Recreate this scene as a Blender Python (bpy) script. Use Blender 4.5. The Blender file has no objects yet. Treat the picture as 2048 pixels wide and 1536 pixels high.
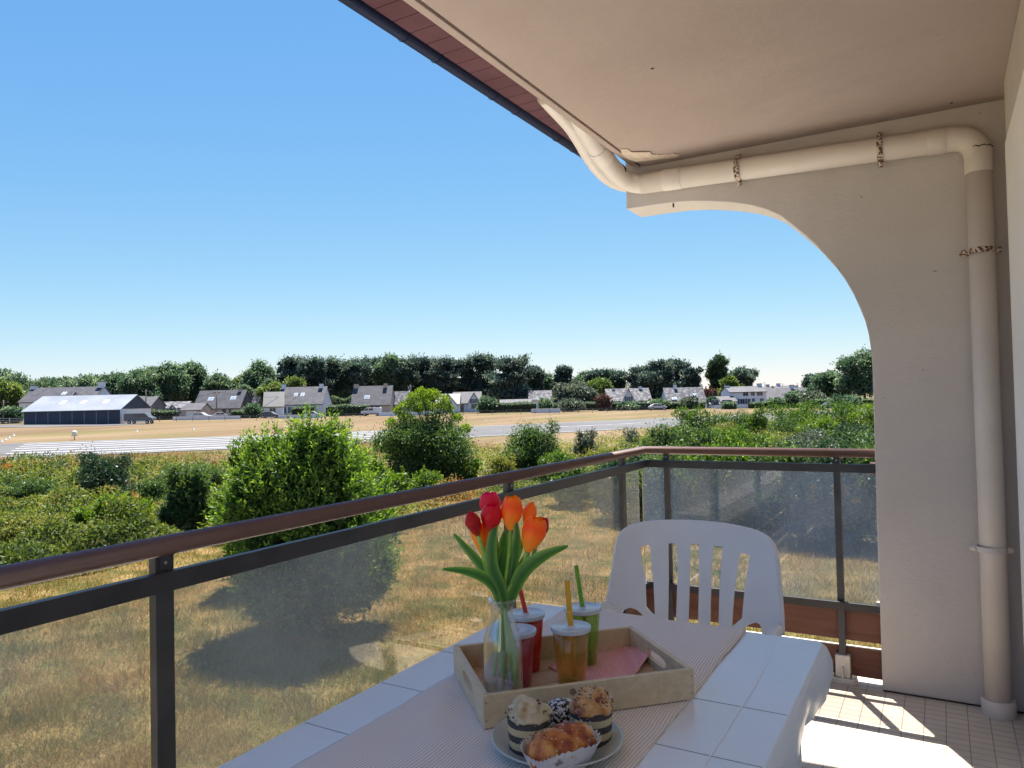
import bpy, math, random
import numpy as np
from mathutils import Vector, Matrix
from mathutils.geometry import delaunay_2d_cdt

# ------------------------------------------------------------------ camera, sky, sun, exposure
scene = bpy.context.scene
F_PX = 1474.354
CAM = np.array([1.2960, -3.5283, 1.2630])
ROT = np.array([[0.8639957, 0.030816, 0.5025552], [0.5029905, -0.0079758, -0.8642551], [-0.0226246, 0.9994933, -0.0223912]])
PCX, PCY = 1024.0, 768.0
cd = bpy.data.cameras.new('camera'); cam = bpy.data.objects.new('camera', cd)
scene.collection.objects.link(cam)
cd.sensor_width = 36.0; cd.lens = F_PX/2048*36; cd.clip_start = 0.05; cd.clip_end = 3000
M = Matrix([list(ROT[i])+[CAM[i]] for i in range(3)]+[[0,0,0,1]])
cam.matrix_world = M
scene.camera = cam

SUN_TO = Vector((-0.235, 0.45, 1.0)).normalized()
SUN_EL = math.asin(SUN_TO.z); SUN_AZ = math.atan2(SUN_TO.x, SUN_TO.y)
w = bpy.data.worlds.new('World'); scene.world = w; w.use_nodes = True
nt = w.node_tree; bg = nt.nodes['Background']
sky = nt.nodes.new('ShaderNodeTexSky'); sky.sky_type = 'NISHITA'; sky.sun_disc = False
sky.sun_elevation = SUN_EL; sky.sun_rotation = SUN_AZ
sky.air_density = 1.0; sky.dust_density = 0.05; sky.ozone_density = 1.0; sky.altitude = 0
sp0 = nt.nodes.new('ShaderNodeSeparateColor'); cb0 = nt.nodes.new('ShaderNodeCombineColor'); nt.links.new(sky.outputs[0], sp0.inputs[0])
for ch_, (g_, a_) in enumerate(((1.12, .325), (.75, .735), (.30, 2.08))):      # colour grade of the sky, per channel
    pw0 = nt.nodes.new('ShaderNodeMath'); pw0.operation = 'POWER'; pw0.inputs[1].default_value = g_; nt.links.new(sp0.outputs[ch_], pw0.inputs[0])
    ml0 = nt.nodes.new('ShaderNodeMath'); ml0.operation = 'MULTIPLY'; ml0.inputs[1].default_value = a_; nt.links.new(pw0.outputs[0], ml0.inputs[0]); nt.links.new(ml0.outputs[0], cb0.inputs[ch_])
nt.links.new(cb0.outputs[0], bg.inputs[0]); bg.inputs[1].default_value = 0.09
sl = bpy.data.lights.new('sun', 'SUN'); so = bpy.data.objects.new('sun', sl)
scene.collection.objects.link(so); sl.energy = 5.0; sl.angle = math.radians(0.5); sl.color = (1.0, 0.95, 0.86)
so.rotation_euler = (-SUN_TO).to_track_quat('-Z', 'Y').to_euler(); so.location = (-20, 40, 60)
scene.view_settings.view_transform = 'Standard'; scene.view_settings.look = 'None'
scene.view_settings.gamma = 1.0; scene.view_settings.exposure = 1.5
scene.render.engine = 'CYCLES'
scene.cycles.max_bounces = 12; scene.cycles.transparent_max_bounces = 24
scene.cycles.diffuse_bounces = 5; scene.cycles.transmission_bounces = 10; scene.cycles.caustics_reflective = False

# ------------------------------------------------------------------ geometry of the place
FW = -ROT[:, 2]; FH = np.array([FW[0], FW[1]]); FH /= np.linalg.norm(FH); RH = np.array([FH[1], -FH[0]])
def terrain(x, y):
    dx, dy = x-CAM[0], y-CAM[1]; d = math.hypot(dx, dy)
    a = math.atan2(dx*RH[0]+dy*RH[1], dx*FH[0]+dy*FH[1])
    if d < 50: return -2.75
    far = -.5 if a < -.6 else (-.5-.8*(a+.6)/.32 if a < -.28 else (-1.3-.3*(a+.28)/.58 if a < .3 else -1.6)); k = min((d-50)/150, 1)
    return -2.75+(far+2.75)*k
def ray(px, py): return ROT @ np.array([px-PCX, -(py-PCY), -F_PX])
def onz(px, py, z): d = ray(px, py); return CAM+(z-CAM[2])/d[2]*d
def ony(px, py, y): d = ray(px, py); return CAM+(y-CAM[1])/d[1]*d
def vp(P, px, py, off=0.0):
    d = ray(px, py); n = np.array([FH[0], FH[1], 0]); return CAM+(((np.array(P)-CAM)@n+off)/(d@n))*d
def gp(px, py):
    """ground point seen through pixel (px, py)"""
    d = ray(px, py); z = -2.75
    for _ in range(40):
        t = (z-CAM[2])/min(d[2], -1e-4*F_PX); p = CAM+d*t; z = .5*z+.5*terrain(p[0], p[1])
    return p
def at_dist(px, d):
    """ground point at horizontal distance d under the picture column px (near the horizon)"""
    r = ray(px, 800); h = math.hypot(r[0], r[1]); x = CAM[0]+r[0]/h*d; y = CAM[1]+r[1]/h*d
    return np.array([x, y, terrain(x, y)])
def z_at(P, py_top, px):
    return vp(P, px, py_top)[2]

# ------------------------------------------------------------------ helpers
COL = scene.collection
def tag(o, label=None, cat=None, group=None, kind=None):
    if label: o['label'] = label
    if cat: o['category'] = cat
    if group: o['group'] = group
    if kind: o['kind'] = kind
    return o
def empty(name, loc, label=None, cat=None, group=None):
    o = bpy.data.objects.new(name, None); COL.objects.link(o); o.location = [float(c) for c in loc]
    o.empty_display_size = 0.1
    return tag(o, label, cat, group)
def root_loc(p):
    while p is not None and p.parent is not None: p = p.parent
    return np.array(p.location[:]) if p is not None else None

class MB:
    def __init__(s, T=None): s.v = []; s.f = []; s.T = T; s.a = []
    def add(s, vs, fs, a=0.0):
        n = len(s.v)
        for p in vs:
            if s.T: p = s.T(p)
            s.v.append((float(p[0]), float(p[1]), float(p[2])))
        if isinstance(a, (int, float)): s.a += [a]*len(vs)
        else: s.a += list(a)
        s.f += [tuple(n+i for i in f) for f in fs]
        return s
    def box(s, x0, x1, y0, y1, z0, z1):
        v = [(x, y, z) for z in (z0, z1) for y in (y0, y1) for x in (x0, x1)]
        return s.add(v, [(0, 2, 3, 1), (4, 5, 7, 6), (0, 1, 5, 4), (2, 6, 7, 3), (0, 4, 6, 2), (1, 3, 7, 5)])
    def prism(s, poly, axis, a, b):
        """poly: list of 2-D points; axis 'x' -> points are (y,z), 'y' -> (x,z), 'z' -> (x,y)"""
        def mk(p, t):
            return {'x': (t, p[0], p[1]), 'y': (p[0], t, p[1]), 'z': (p[0], p[1], t)}[axis]
        n = len(poly)
        v = [mk(p, a) for p in poly]+[mk(p, b) for p in poly]
        f = [tuple(range(n))[::-1], tuple(range(n, 2*n))]+[(i, (i+1) % n, n+(i+1) % n, n+i) for i in range(n)]
        return s.add(v, f)
    def tube(s, path, r, n=16, cap=True, a=None):
        path = [Vector([float(c) for c in p]) for p in path]; m = len(path)
        rs = r if hasattr(r, '__len__') else [r]*m
        prev = None; vs = []; at = []
        for i, p in enumerate(path):
            t = (path[min(i+1, m-1)]-path[max(i-1, 0)]).normalized()
            if prev is None:
                u = t.orthogonal().normalized()
            else:
                u = (prev-t*prev.dot(t)).normalized()
            prev = u; w_ = t.cross(u)
            for k in range(n):
                an = 2*math.pi*k/n; vs.append(p+(u*math.cos(an)+w_*math.sin(an))*rs[i]); at.append(a[i] if a else 0.0)
        fs = [(i*n+k, i*n+(k+1) % n, (i+1)*n+(k+1) % n, (i+1)*n+k) for i in range(m-1) for k in range(n)]
        if cap: fs += [tuple(range(n))[::-1], tuple((m-1)*n+k for k in range(n))]
        return s.add(vs, fs, at)
    def lathe(s, prof, c=(0, 0, 0), n=32, wob=None):
        vs = []; m = len(prof)
        for i, (r, z) in enumerate(prof):
            for k in range(n):
                an = 2*math.pi*k/n; rr = r*(wob(an, i) if wob else 1)
                vs.append((c[0]+rr*math.cos(an), c[1]+rr*math.sin(an), c[2]+z))
        fs = [(i*n+k, i*n+(k+1) % n, (i+1)*n+(k+1) % n, (i+1)*n+k) for i in range(m-1) for k in range(n)]
        if prof[0][0] > 1e-6: fs.append(tuple(range(n))[::-1])
        if prof[-1][0] > 1e-6: fs.append(tuple((m-1)*n+k for k in range(n)))
        return s.add(vs, fs)
    def ribbon(s, path, widths, side, bend=0.0, n=4, a=None):
        """a leaf or sheet strip along path; side: list of side vectors; bend lifts the edges"""
        m = len(path); vs = []; at = []
        for i in range(m):
            p = Vector([float(c) for c in path[i]]); t = (Vector([float(c) for c in path[min(i+1, m-1)]])-Vector([float(c) for c in path[max(i-1, 0)]])).normalized()
            sd = (Vector(side)-t*Vector(side).dot(t)).normalized(); nm = t.cross(sd)
            for k in range(n+1):
                u = k/n*2-1
                vs.append(p+sd*u*widths[i]/2+nm*abs(u)**1.5*bend*widths[i]); at.append(abs(u))
        fs = [(i*(n+1)+k, i*(n+1)+k+1, (i+1)*(n+1)+k+1, (i+1)*(n+1)+k) for i in range(m-1) for k in range(n)]
        return s.add(vs, fs, a if a is not None else at)
    def build(s, name, mat, parent=None, loc=None, smooth=False, bevel=0.0, attr=False, solid=0.0, sub=0, weld=False):
        off = root_loc(parent) if parent is not None else (np.array(loc, float) if loc is not None else np.zeros(3))
        me = bpy.data.meshes.new(name)
        me.from_pydata([(p[0]-off[0], p[1]-off[1], p[2]-off[2]) for p in s.v], [], s.f); me.update()
        o = bpy.data.objects.new(name, me); COL.objects.link(o); me.materials.append(mat)
        if attr: me.attributes.new('rnd', 'FLOAT', 'POINT').data.foreach_set('value', s.a)
        if smooth:
            me.polygons.foreach_set('use_smooth', [True]*len(me.polygons))
        if parent is not None: o.parent = parent
        else: o.location = off
        if weld: w_ = o.modifiers.new('w', 'WELD'); w_.merge_threshold = 1e-5
        if solid: m_ = o.modifiers.new('s', 'SOLIDIFY'); m_.thickness = solid; m_.offset = 0
        if bevel:
            m_ = o.modifiers.new('b', 'BEVEL'); m_.width = bevel; m_.segments = 2; m_.limit_method = 'ANGLE'; m_.angle_limit = math.radians(35)
        if sub: m_ = o.modifiers.new('u', 'SUBSURF'); m_.levels = sub; m_.render_levels = sub
        return o
def smooth_path(p, n=4):
    out = []
    for i in range(len(p)-1):
        p0 = p[max(i-1, 0)]; p1 = p[i]; p2 = p[i+1]; p3 = p[min(i+2, len(p)-1)]
        for k in range(n):
            t = k/n; out.append(tuple(.5*((2*b)+(-a+c)*t+(2*a-5*b+4*c-d)*t*t+(-a+3*b-3*c+d)*t**3) for a, b, c, d in zip(p0, p1, p2, p3)))
    out.append(tuple(p[-1])); return out
def recalc(o):
    import bmesh
    b = bmesh.new(); b.from_mesh(o.data); bmesh.ops.recalc_face_normals(b, faces=b.faces); b.to_mesh(o.data); b.free(); return o

def fast_mesh(name, V, nper, mat, rnd=None, parent=None, loc=None, smooth=False):
    """V: (n,k,3) polygons of k vertices each"""
    off = root_loc(parent) if parent is not None else (np.array(loc, float) if loc is not None else np.zeros(3))
    n, k = V.shape[0], V.shape[1]; me = bpy.data.meshes.new(name)
    me.vertices.add(n*k); me.vertices.foreach_set('co', (V.reshape(-1, 3)-off).astype(np.float32).ravel())
    me.loops.add(n*k); me.loops.foreach_set('vertex_index', np.arange(n*k, dtype=np.int32))
    me.polygons.add(n); me.polygons.foreach_set('loop_start', (np.arange(n)*k).astype(np.int32))
    me.update(calc_edges=True)
    if rnd is not None: me.attributes.new('rnd', 'FLOAT', 'POINT').data.foreach_set('value', np.repeat(rnd, k).astype(np.float32))
    me.materials.append(mat); o = bpy.data.objects.new(name, me); COL.objects.link(o)
    if parent is not None: o.parent = parent
    else: o.location = off
    return o
def unit(a): return a/np.maximum(np.linalg.norm(a, axis=-1, keepdims=True), 1e-9)
def leaf_polys(P, D, L, W, rng, droop=0.15):
    n = len(P); D = unit(D); S = unit(np.cross(D, rng.normal(size=(n, 3)))); N = np.cross(D, S)
    L = np.asarray(L).reshape(-1, 1)*np.ones((n, 1)); W = np.asarray(W).reshape(-1, 1)*np.ones((n, 1))
    a = P; b = P+D*L*.45+S*W*.5+N*L*droop*.5; c = P+D*L; d = P+D*L*.45-S*W*.5+N*L*droop*.5
    return np.stack([a, b, c, d], 1)

# ------------------------------------------------------------------ materials
def new_mat(name):
    m = bpy.data.materials.new(name); m.use_nodes = True; return m, m.node_tree, m.node_tree.nodes['Principled BSDF']
def N(t, typ, **kw):
    n = t.nodes.new(typ)
    for k, v in kw.items(): setattr(n, k, v)
    return n
def ramp(t, stops):
    r = t.nodes.new('ShaderNodeValToRGB'); e = r.color_ramp.elements
    while len(e) > 1: e.remove(e[0])
    e[0].position = stops[0][0]; e[0].color = (*stops[0][1], 1)
    for p, c in stops[1:]:
        x = e.new(p); x.color = (*c, 1)
    return r
def mat(name, col, rough=.6, col2=None, scale=8, bump=0.0, bscale=60, metal=0, spec=.5, detail=5, stretch=None, lo=.35, hi=.65, bdist=.002):
    m, t, p = new_mat(name)
    p.inputs['Base Color'].default_value = (*col, 1); p.inputs['Roughness'].default_value = rough
    p.inputs['Metallic'].default_value = metal; p.inputs['Specular IOR Level'].default_value = spec
    tc = N(t, 'ShaderNodeTexCoord'); src = tc.outputs['Object']
    if stretch:
        mp = N(t, 'ShaderNodeMapping'); mp.inputs['Scale'].default_value = stretch; t.links.new(src, mp.inputs[0]); src = mp.outputs[0]
    if col2 is not None:
        n = N(t, 'ShaderNodeTexNoise'); n.inputs['Scale'].default_value = scale; n.inputs['Detail'].default_value = detail
        t.links.new(src, n.inputs['Vector']); r = ramp(t, [(lo, col), (hi, col2)])
        t.links.new(n.outputs[0], r.inputs[0]); t.links.new(r.outputs[0], p.inputs['Base Color'])
    if bump:
        n = N(t, 'ShaderNodeTexNoise'); n.inputs['Scale'].default_value = bscale; n.inputs['Detail'].default_value = 6
        t.links.new(src, n.inputs['Vector']); b = N(t, 'ShaderNodeBump'); b.inputs['Strength'].default_value = bump; b.inputs['Distance'].default_value = bdist
        t.links.new(n.outputs[0], b.inputs['Height']); t.links.new(b.outputs[0], p.inputs['Normal'])
    return m
def leaf_mat(name, stops, rough=.5, trans=.35, spec=.4):
    m, t, p = new_mat(name)
    a = N(t, 'ShaderNodeAttribute', attribute_name='rnd'); r = ramp(t, stops); t.links.new(a.outputs['Fac'], r.inputs[0])
    t.links.new(r.outputs[0], p.inputs['Base Color']); p.inputs['Roughness'].default_value = rough; p.inputs['Specular IOR Level'].default_value = spec
    tr = N(t, 'ShaderNodeBsdfTranslucent'); hs = N(t, 'ShaderNodeHueSaturation'); hs.inputs['Hue'].default_value = .485; hs.inputs['Saturation'].default_value = 1.15; hs.inputs['Value'].default_value = 1.5
    t.links.new(r.outputs[0], hs.inputs['Color']); t.links.new(hs.outputs[0], tr.inputs[0])
    mx = N(t, 'ShaderNodeMixShader'); mx.inputs[0].default_value = trans
    t.links.new(p.outputs[0], mx.inputs[1]); t.links.new(tr.outputs[0], mx.inputs[2]); t.links.new(mx.outputs[0], t.nodes['Material Output'].inputs[0])
    return m
def glassy(name, tint, fres=.04, gloss_rough=.0, haze=0.0, haze_col=(.8, .8, .8), dirt=0.0):
    m, t, p = new_mat(name); t.nodes.remove(p)
    tr = N(t, 'ShaderNodeBsdfTransparent'); tr.inputs[0].default_value = (*tint, 1)
    gl = N(t, 'ShaderNodeBsdfGlossy'); gl.inputs['Roughness'].default_value = gloss_rough; gl.inputs[0].default_value = (1, 1, 1, 1)
    lw = N(t, 'ShaderNodeLayerWeight'); lw.inputs[0].default_value = .5
    pw = N(t, 'ShaderNodeMath', operation='POWER'); t.links.new(lw.outputs['Facing'], pw.inputs[0]); pw.inputs[1].default_value = 5 if fres < .1 else 2.6
    mu = N(t, 'ShaderNodeMath', operation='MULTIPLY_ADD'); t.links.new(pw.outputs[0], mu.inputs[0]); mu.inputs[1].default_value = 1-fres; mu.inputs[2].default_value = fres
    base = tr.outputs[0]
    if haze or dirt:
        df = N(t, 'ShaderNodeBsdfDiffuse'); df.inputs[0].default_value = (*haze_col, 1)
        tl = N(t, 'ShaderNodeBsdfTranslucent'); tl.inputs[0].default_value = (*haze_col, 1)
        ad = N(t, 'ShaderNodeMixShader'); ad.inputs[0].default_value = .5; t.links.new(df.outputs[0], ad.inputs[1]); t.links.new(tl.outputs[0], ad.inputs[2])
        h = N(t, 'ShaderNodeMixShader'); h.inputs[0].default_value = haze; t.links.new(base, h.inputs[1]); t.links.new(ad.outputs[0], h.inputs[2])
        if dirt:
            tc = N(t, 'ShaderNodeTexCoord'); n1 = N(t, 'ShaderNodeTexNoise'); n1.inputs['Scale'].default_value = 2.2; n1.inputs['Detail'].default_value = 4
            t.links.new(tc.outputs['Object'], n1.inputs['Vector'])
            r1 = ramp(t, [(.35, (haze*.5,)*3), (.75, (haze*1.7,)*3)]); t.links.new(n1.outputs[0], r1.inputs[0])
            v = N(t, 'ShaderNodeTexVoronoi'); v.inputs['Scale'].default_value = 60; t.links.new(tc.outputs['Object'], v.inputs['Vector'])
            n2 = N(t, 'ShaderNodeTexNoise'); n2.inputs['Scale'].default_value = 5; t.links.new(tc.outputs['Object'], n2.inputs['Vector'])
            r2 = ramp(t, [(.05, (1,)*3), (.12, (0,)*3)]); t.links.new(v.outputs['Distance'], r2.inputs[0])
            r3 = ramp(t, [(.60, (0,)*3), (.72, (dirt,)*3)]); t.links.new(n2.outputs[0], r3.inputs[0])
            m1 = N(t, 'ShaderNodeMath', operation='MULTIPLY'); t.links.new(r2.outputs[0], m1.inputs[0]); t.links.new(r3.outputs[0], m1.inputs[1])
            m2 = N(t, 'ShaderNodeMath', operation='ADD'); t.links.new(m1.outputs[0], m2.inputs[0]); t.links.new(r1.outputs[0], m2.inputs[1])
            t.links.new(m2.outputs[0], h.inputs[0])
        base = h.outputs[0]
    mx = N(t, 'ShaderNodeMixShader'); t.links.new(mu.outputs[0], mx.inputs[0]); t.links.new(base, mx.inputs[1]); t.links.new(gl.outputs[0], mx.inputs[2])
    t.links.new(mx.outputs[0], t.nodes['Material Output'].inputs[0])
    return m

# plaster, metals, wood ...
M_CEIL = None
def plaster(name, c1, c2, stain, z0, z1):
    m, t, p = new_mat(name); tc = N(t, 'ShaderNodeTexCoord'); p.inputs['Roughness'].default_value = .9; p.inputs['Specular IOR Level'].default_value = .2
    def ns(sc, de, st=(1, 1, 1)):
        mp = N(t, 'ShaderNodeMapping'); mp.inputs['Scale'].default_value = st; t.links.new(tc.outputs['Object'], mp.inputs[0]); n = N(t, 'ShaderNodeTexNoise'); n.inputs['Scale'].default_value = sc; n.inputs['Detail'].default_value = de; t.links.new(mp.outputs[0], n.inputs['Vector']); return n.outputs[0]
    r = ramp(t, [(.32, c1), (.68, c2)]); t.links.new(ns(1.6, 9), r.inputs[0]); out = r.outputs[0]
    st = ramp(t, [(.55, (0,)*3), (.85, (.45,)*3)]); t.links.new(ns(2.2, 8, (1, 1, .22)), st.inputs[0])
    sp = ramp(t, [(.745, (0,)*3), (.78, (.7,)*3)]); t.links.new(ns(26, 3), sp.inputs[0])
    for f_, c_ in ((st.outputs[0], stain), (sp.outputs[0], tuple(x*.6 for x in stain))):
        x = N(t, 'ShaderNodeMix', data_type='RGBA'); t.links.new(f_, x.inputs[0]); t.links.new(out, x.inputs[6]); x.inputs[7].default_value = (*c_, 1); out = x.outputs[2]
    t.links.new(out, p.inputs['Base Color']); b = N(t, 'ShaderNodeBump'); b.inputs['Strength'].default_value = .7; b.inputs['Distance'].default_value = .0025
    t.links.new(ns(150, 8), b.inputs['Height']); b2 = N(t, 'ShaderNodeBump'); b2.inputs['Strength'].default_value = .35; b2.inputs['Distance'].default_value = .02; t.links.new(ns(5, 3), b2.inputs['Height']); t.links.new(b.outputs[0], b2.inputs['Normal']); t.links.new(b2.outputs[0], p.inputs['Normal']); return m
M_WALL = plaster('plaster_wall', (.53, .49, .465), (.61, .565, .535), (.40, .345, .30), 0, 1)
M_PIPE = mat('painted_pipe', (.62, .56, .51), .5, (.69, .625, .57), 3, .1, 90)
M_RUST = mat('rusty_clamp', (.60, .50, .42), .8, (.10, .035, .025), 90, .6, 150, lo=.47, hi=.55)
M_CRACK = mat('crack', (.05, .035, .03), .9)
M_RAIL = mat('brown_handrail', (.125, .066, .052), .33, (.15, .082, .065), 3, .12, 300, spec=.55)
M_BLACK = mat('dark_grey_metal', (.028, .028, .032), .45, (.045, .042, .045), 10, .1, 200)
M_POST = mat('grey_metal_post', (.045, .048, .055), .5, (.07, .07, .073), 10, .1, 200)
M_PLANK = mat('brown_plank', (.13, .05, .03), .7, (.20, .085, .055), 3, .4, 40, stretch=(1, 1, 12))
M_GLASS = glassy('dusty_balcony_glass', (.89, .87, .83), .04, .0, .115, (.33, .38, .43), .6)  # dust film, its colour tinted blue for the sky-lit shade behind the panes
M_GLASS2 = glassy('dusty_sky_tint_glass', (.89, .87, .87), .05, .0, .10, (.28, .37, .52), .6)  # dust film, coloured blue to paint in the sky reflected by the side panes
M_SOFFIT = mat('brown_soffit_board', (.095, .045, .055), .75, (.12, .058, .068), 4, .1, 80, spec=.1)
M_GUTTER = mat('dark_blue_gutter', (.008, .014, .045), .5, spec=.15)
M_SHOE = mat('cream_painted_metal', (.62, .58, .53), .5, (.70, .66, .6), 30, .2, 100)
M_STEEL = mat('steel_bolt', (.5, .5, .5), .35, metal=1)
M_SLATE = mat('slate_roof', (.085, .085, .10), .55, (.16, .155, .17), 1.6, .0, 10, stretch=(1, 1, 3))
M_WHITE = mat('white_frame', (.72, .70, .68), .4)

def tile_mat():
    m, t, p = new_mat('floor_tiles'); tc = N(t, 'ShaderNodeTexCoord'); mp = N(t, 'ShaderNodeMapping')
    mp.inputs['Location'].default_value = (.031, .012, 0); t.links.new(tc.outputs['Object'], mp.inputs[0])
    b = N(t, 'ShaderNodeTexBrick'); b.offset = 0; b.inputs['Scale'].default_value = 1
    b.inputs['Brick Width'].default_value = .0725; b.inputs['Row Height'].default_value = .0475; b.inputs['Mortar Size'].default_value = .0016
    b.inputs['Color1'].default_value = (.70, .61, .50, 1); b.inputs['Color2'].default_value = (.74, .65, .54, 1); b.inputs['Mortar'].default_value = (.33, .25, .18, 1)
    t.links.new(mp.outputs[0], b.inputs[0])
    n = N(t, 'ShaderNodeTexNoise'); n.inputs['Scale'].default_value = 2.5; n.inputs['Detail'].default_value = 6; t.links.new(tc.outputs['Object'], n.inputs['Vector'])
    r = ramp(t, [(.3, (.78, .76, .74)), (.6, (1, 1, 1))]); t.links.new(n.outputs[0], r.inputs[0])
    x = N(t, 'ShaderNodeMix', data_type='RGBA', blend_type='MULTIPLY'); x.inputs[0].default_value = 1; t.links.new(b.outputs[0], x.inputs[6]); t.links.new(r.outputs[0], x.inputs[7])
    t.links.new(x.outputs[2], p.inputs['Base Color']); p.inputs['Roughness'].default_value = .42
    bu = N(t, 'ShaderNodeBump'); bu.inputs['Strength'].default_value = .5; bu.inputs['Distance'].default_value = .001; bu.invert = True
    t.links.new(b.outputs['Fac'], bu.inputs['Height']); t.links.new(bu.outputs[0], p.inputs['Normal']); return m
M_TILE = tile_mat()
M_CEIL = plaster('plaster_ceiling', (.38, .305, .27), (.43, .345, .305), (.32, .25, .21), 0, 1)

# ------------------------------------------------------------------ the balcony
H = 2.41; YW = -.035; XF = 1.56
tag(MB().box(-.03, XF+.02, -3.95, .155, -.20, 0).build('balcony_floor', M_TILE), kind='structure')
# ceiling slab with a drip groove near its outer edge
cm = MB(); cm.prism([(.004, H), (.034, H), (.034, H+.014), (.047, H+.014), (.047, H), (XF+.3, H), (XF+.3, H+.19), (.004, H+.19)], 'y', -3.95, YW-.001)
ceil = tag(cm.build('ceiling', M_CEIL, bevel=.003), kind='structure')
# flaking plaster on the ceiling corner
rng = random.Random(4)
def flake(pxs, z, name='paint_flake', th=.004):
    pts = [onz(x, y, z) for x, y in pxs]
    return tag(MB().prism([(p[0], p[1]) for p in pts], 'z', z-th, z-.0005).build(name, M_FLAKE, ceil), )
M_FLAKE = mat('flaked_plaster', (.66, .55, .44), .9, (.50, .40, .31), 40, .6, 120)
flake([(1240, 297), (1256, 297), (1262, 302), (1290, 303), (1312, 309), (1342, 308), (1346, 305), (1360, 309), (1352, 314), (1320, 316), (1290, 320), (1268, 322), (1252, 314), (1243, 306)], H)
flake([(1262, 303), (1300, 303), (1303, 308), (1280, 312), (1266, 309)], H-.003, th=.004)
for px, py in [(1304, 136), (1902, 205)]:
    a = onz(px, py, H); MB().tube([(a[0]-.004, a[1], H-.002), (a[0]+.006, a[1]+.003, H-.002)], .002, 6).build('plaster_chip', M_CRACK, ceil, smooth=True)

# arched side wall
aw = empty('side_wall', (1.3, .06, 0), 'grey beige plastered side wall cut by a large quarter arch over the railing', 'wall')
inner = [(-.046, 2.60), (-.046, 2.214), (.03, 2.213), (.10, 2.213), (.213, 2.210), (.30, 2.201), (.389, 2.186), (.475, 2.167), (.559, 2.142), (.63, 2.111), (.69, 2.074), (.735, 2.03),
         (.790, 1.974), (.835, 1.924), (.876, 1.868), (.915, 1.815), (.950, 1.757), (.982, 1.69), (1.006, 1.625), (1.024, 1.57), (1.036, 1.51), (1.043, 1.44), (1.046, 1.37), (1.046, 1.2), (1.045, 1.0), (1.044, .5), (1.043, -.2)]
poly = inner+[(XF+.3, -.2), (XF+.3, 2.60)]
ww = MB(); ww.prism(poly, 'y', YW, .17); recalc(ww.build('wall', M_WALL, aw, bevel=.004))
MB().box(1.046, 1.56, YW-.006, YW-.0008, -.001, .006).build('dark_joint', M_CRACK, aw)
for px, py in [(1347, 410)]:
    a = ony(px, py, YW); MB().box(a[0]-.004, a[0]+.004, YW-.003, YW-.0005, a[2]-.012, a[2]+.008).build('plaster_chip', M_CRACK, aw)

# facade wall of the building behind the balcony (balcony door and shutter box)
fw = empty('building', (3.0, -3.5, -2.75), 'beige rendered building facade with a shutter box beside the balcony', 'building')
fb = MB(); fb.box(XF, 6, -14, -5.2, -3.2, 5.2); fb.box(XF, 6, -5.2, -3.3, 2.17, 5.2); fb.box(XF, 6, -5.2, -3.3, -3.2, .02); fb.box(XF, 6, -3.3, .168, -3.2, 5.2)
fb.build('wall', M_WALL, fw)
MB().box(XF+.12, XF+.14, -5.2, -3.3, .02, 2.17).build('window_pane', glassy('dark_window', (.25, .27, .28), .08), fw)
fr = MB()
for y0, y1 in ((-5.2, -5.13), (-4.28, -4.22), (-3.37, -3.3)): fr.box(XF+.07, XF+.13, y0, y1, .02, 2.17)
fr.box(XF+.07, XF+.13, -5.13, -3.37, 2.10, 2.17); fr.box(XF+.07, XF+.13, -5.13, -3.37, .02, .10); fr.build('window_frame', M_WHITE, fw)
MB().box(XF+.4, 5.9, -5.1, -3.4, .0, .03).build('room_floor', M_PLANK, fw)
MB().box(XF-.035, XF-.001, -3.3, -.30, .0, 2.165).build('shutter_panel', mat('pale_shutter', (.80, .77, .74), .6, (.84, .81, .78), 2), fw, bevel=.004)
MB().box(XF-.028, XF-.001, -3.3, -.26, 2.168, 2.405).build('shutter_box', mat('shutter_box_paint', (.50, .46, .43), .7, (.56, .51, .48), 2), fw, bevel=.004)
lw_ = MB(); lw_.box(1.2, XF-.001, -13.9, .15, -3.2, -.21); lw_.build('lower_wall', M_WALL, fw)

# eaves: soffit boards, gutter with brackets, roof slope above
ev = empty('roof_eaves', (-.3, -3.0, 2.6), 'roof overhang with brown boarded underside and dark blue gutter', 'roof')
sb = MB(); y = -3.95; k = 0
while y < .235:
    sb.box(-.325, -.001, y, min(y+.094, .235), 2.600, 2.612); y += .0975; k += 1
sb.build('soffit_board', M_SOFFIT, ev, bevel=.0015)
MB().box(-.325, -.001, -3.95, .236, 2.6085, 2.618).build('soffit_backing', M_CRACK, ev)
gm = MB(); prof = []
for i in range(13):
    an = math.pi+math.pi*i/12; prof.append((-.352+.029*math.cos(an), 2.607+.029*math.sin(an)))
prof2 = [(-.352+(p[0]+.352)*.9, 2.607+(p[1]-2.607)*.9) for p in prof][::-1]
gm.prism(prof+prof2, 'y', -3.95, .27)
gut = recalc(gm.build('gutter', M_GUTTER, ev)); 
for yb in [x*.62-3.9 for x in range(7)]:
    for dy in (0, .20):
        b = MB(); b.tube([(-.352+   .031*math.cos(math.pi+math.pi*i/10), yb+dy, 2.607+   .031*math.sin(math.pi+math.pi*i/10)) for i in range(11)],    .0012, 6)
        b.tube([(-.383, yb+dy, 2.607), (-.386, yb+dy, 2.620), (-.381, yb+dy, 2.626)], .0014, 6)
        b.build('bracket', M_GUTTER, gut, smooth=True)
rf = MB(); rf.prism([(-.34, 2.645), (-.30, 2.62), (3.5, 2.62), (3.5, 4.9)], 'y', -3.95, .12); recalc(rf.build('roof_slope', M_SLATE, ev))

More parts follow.
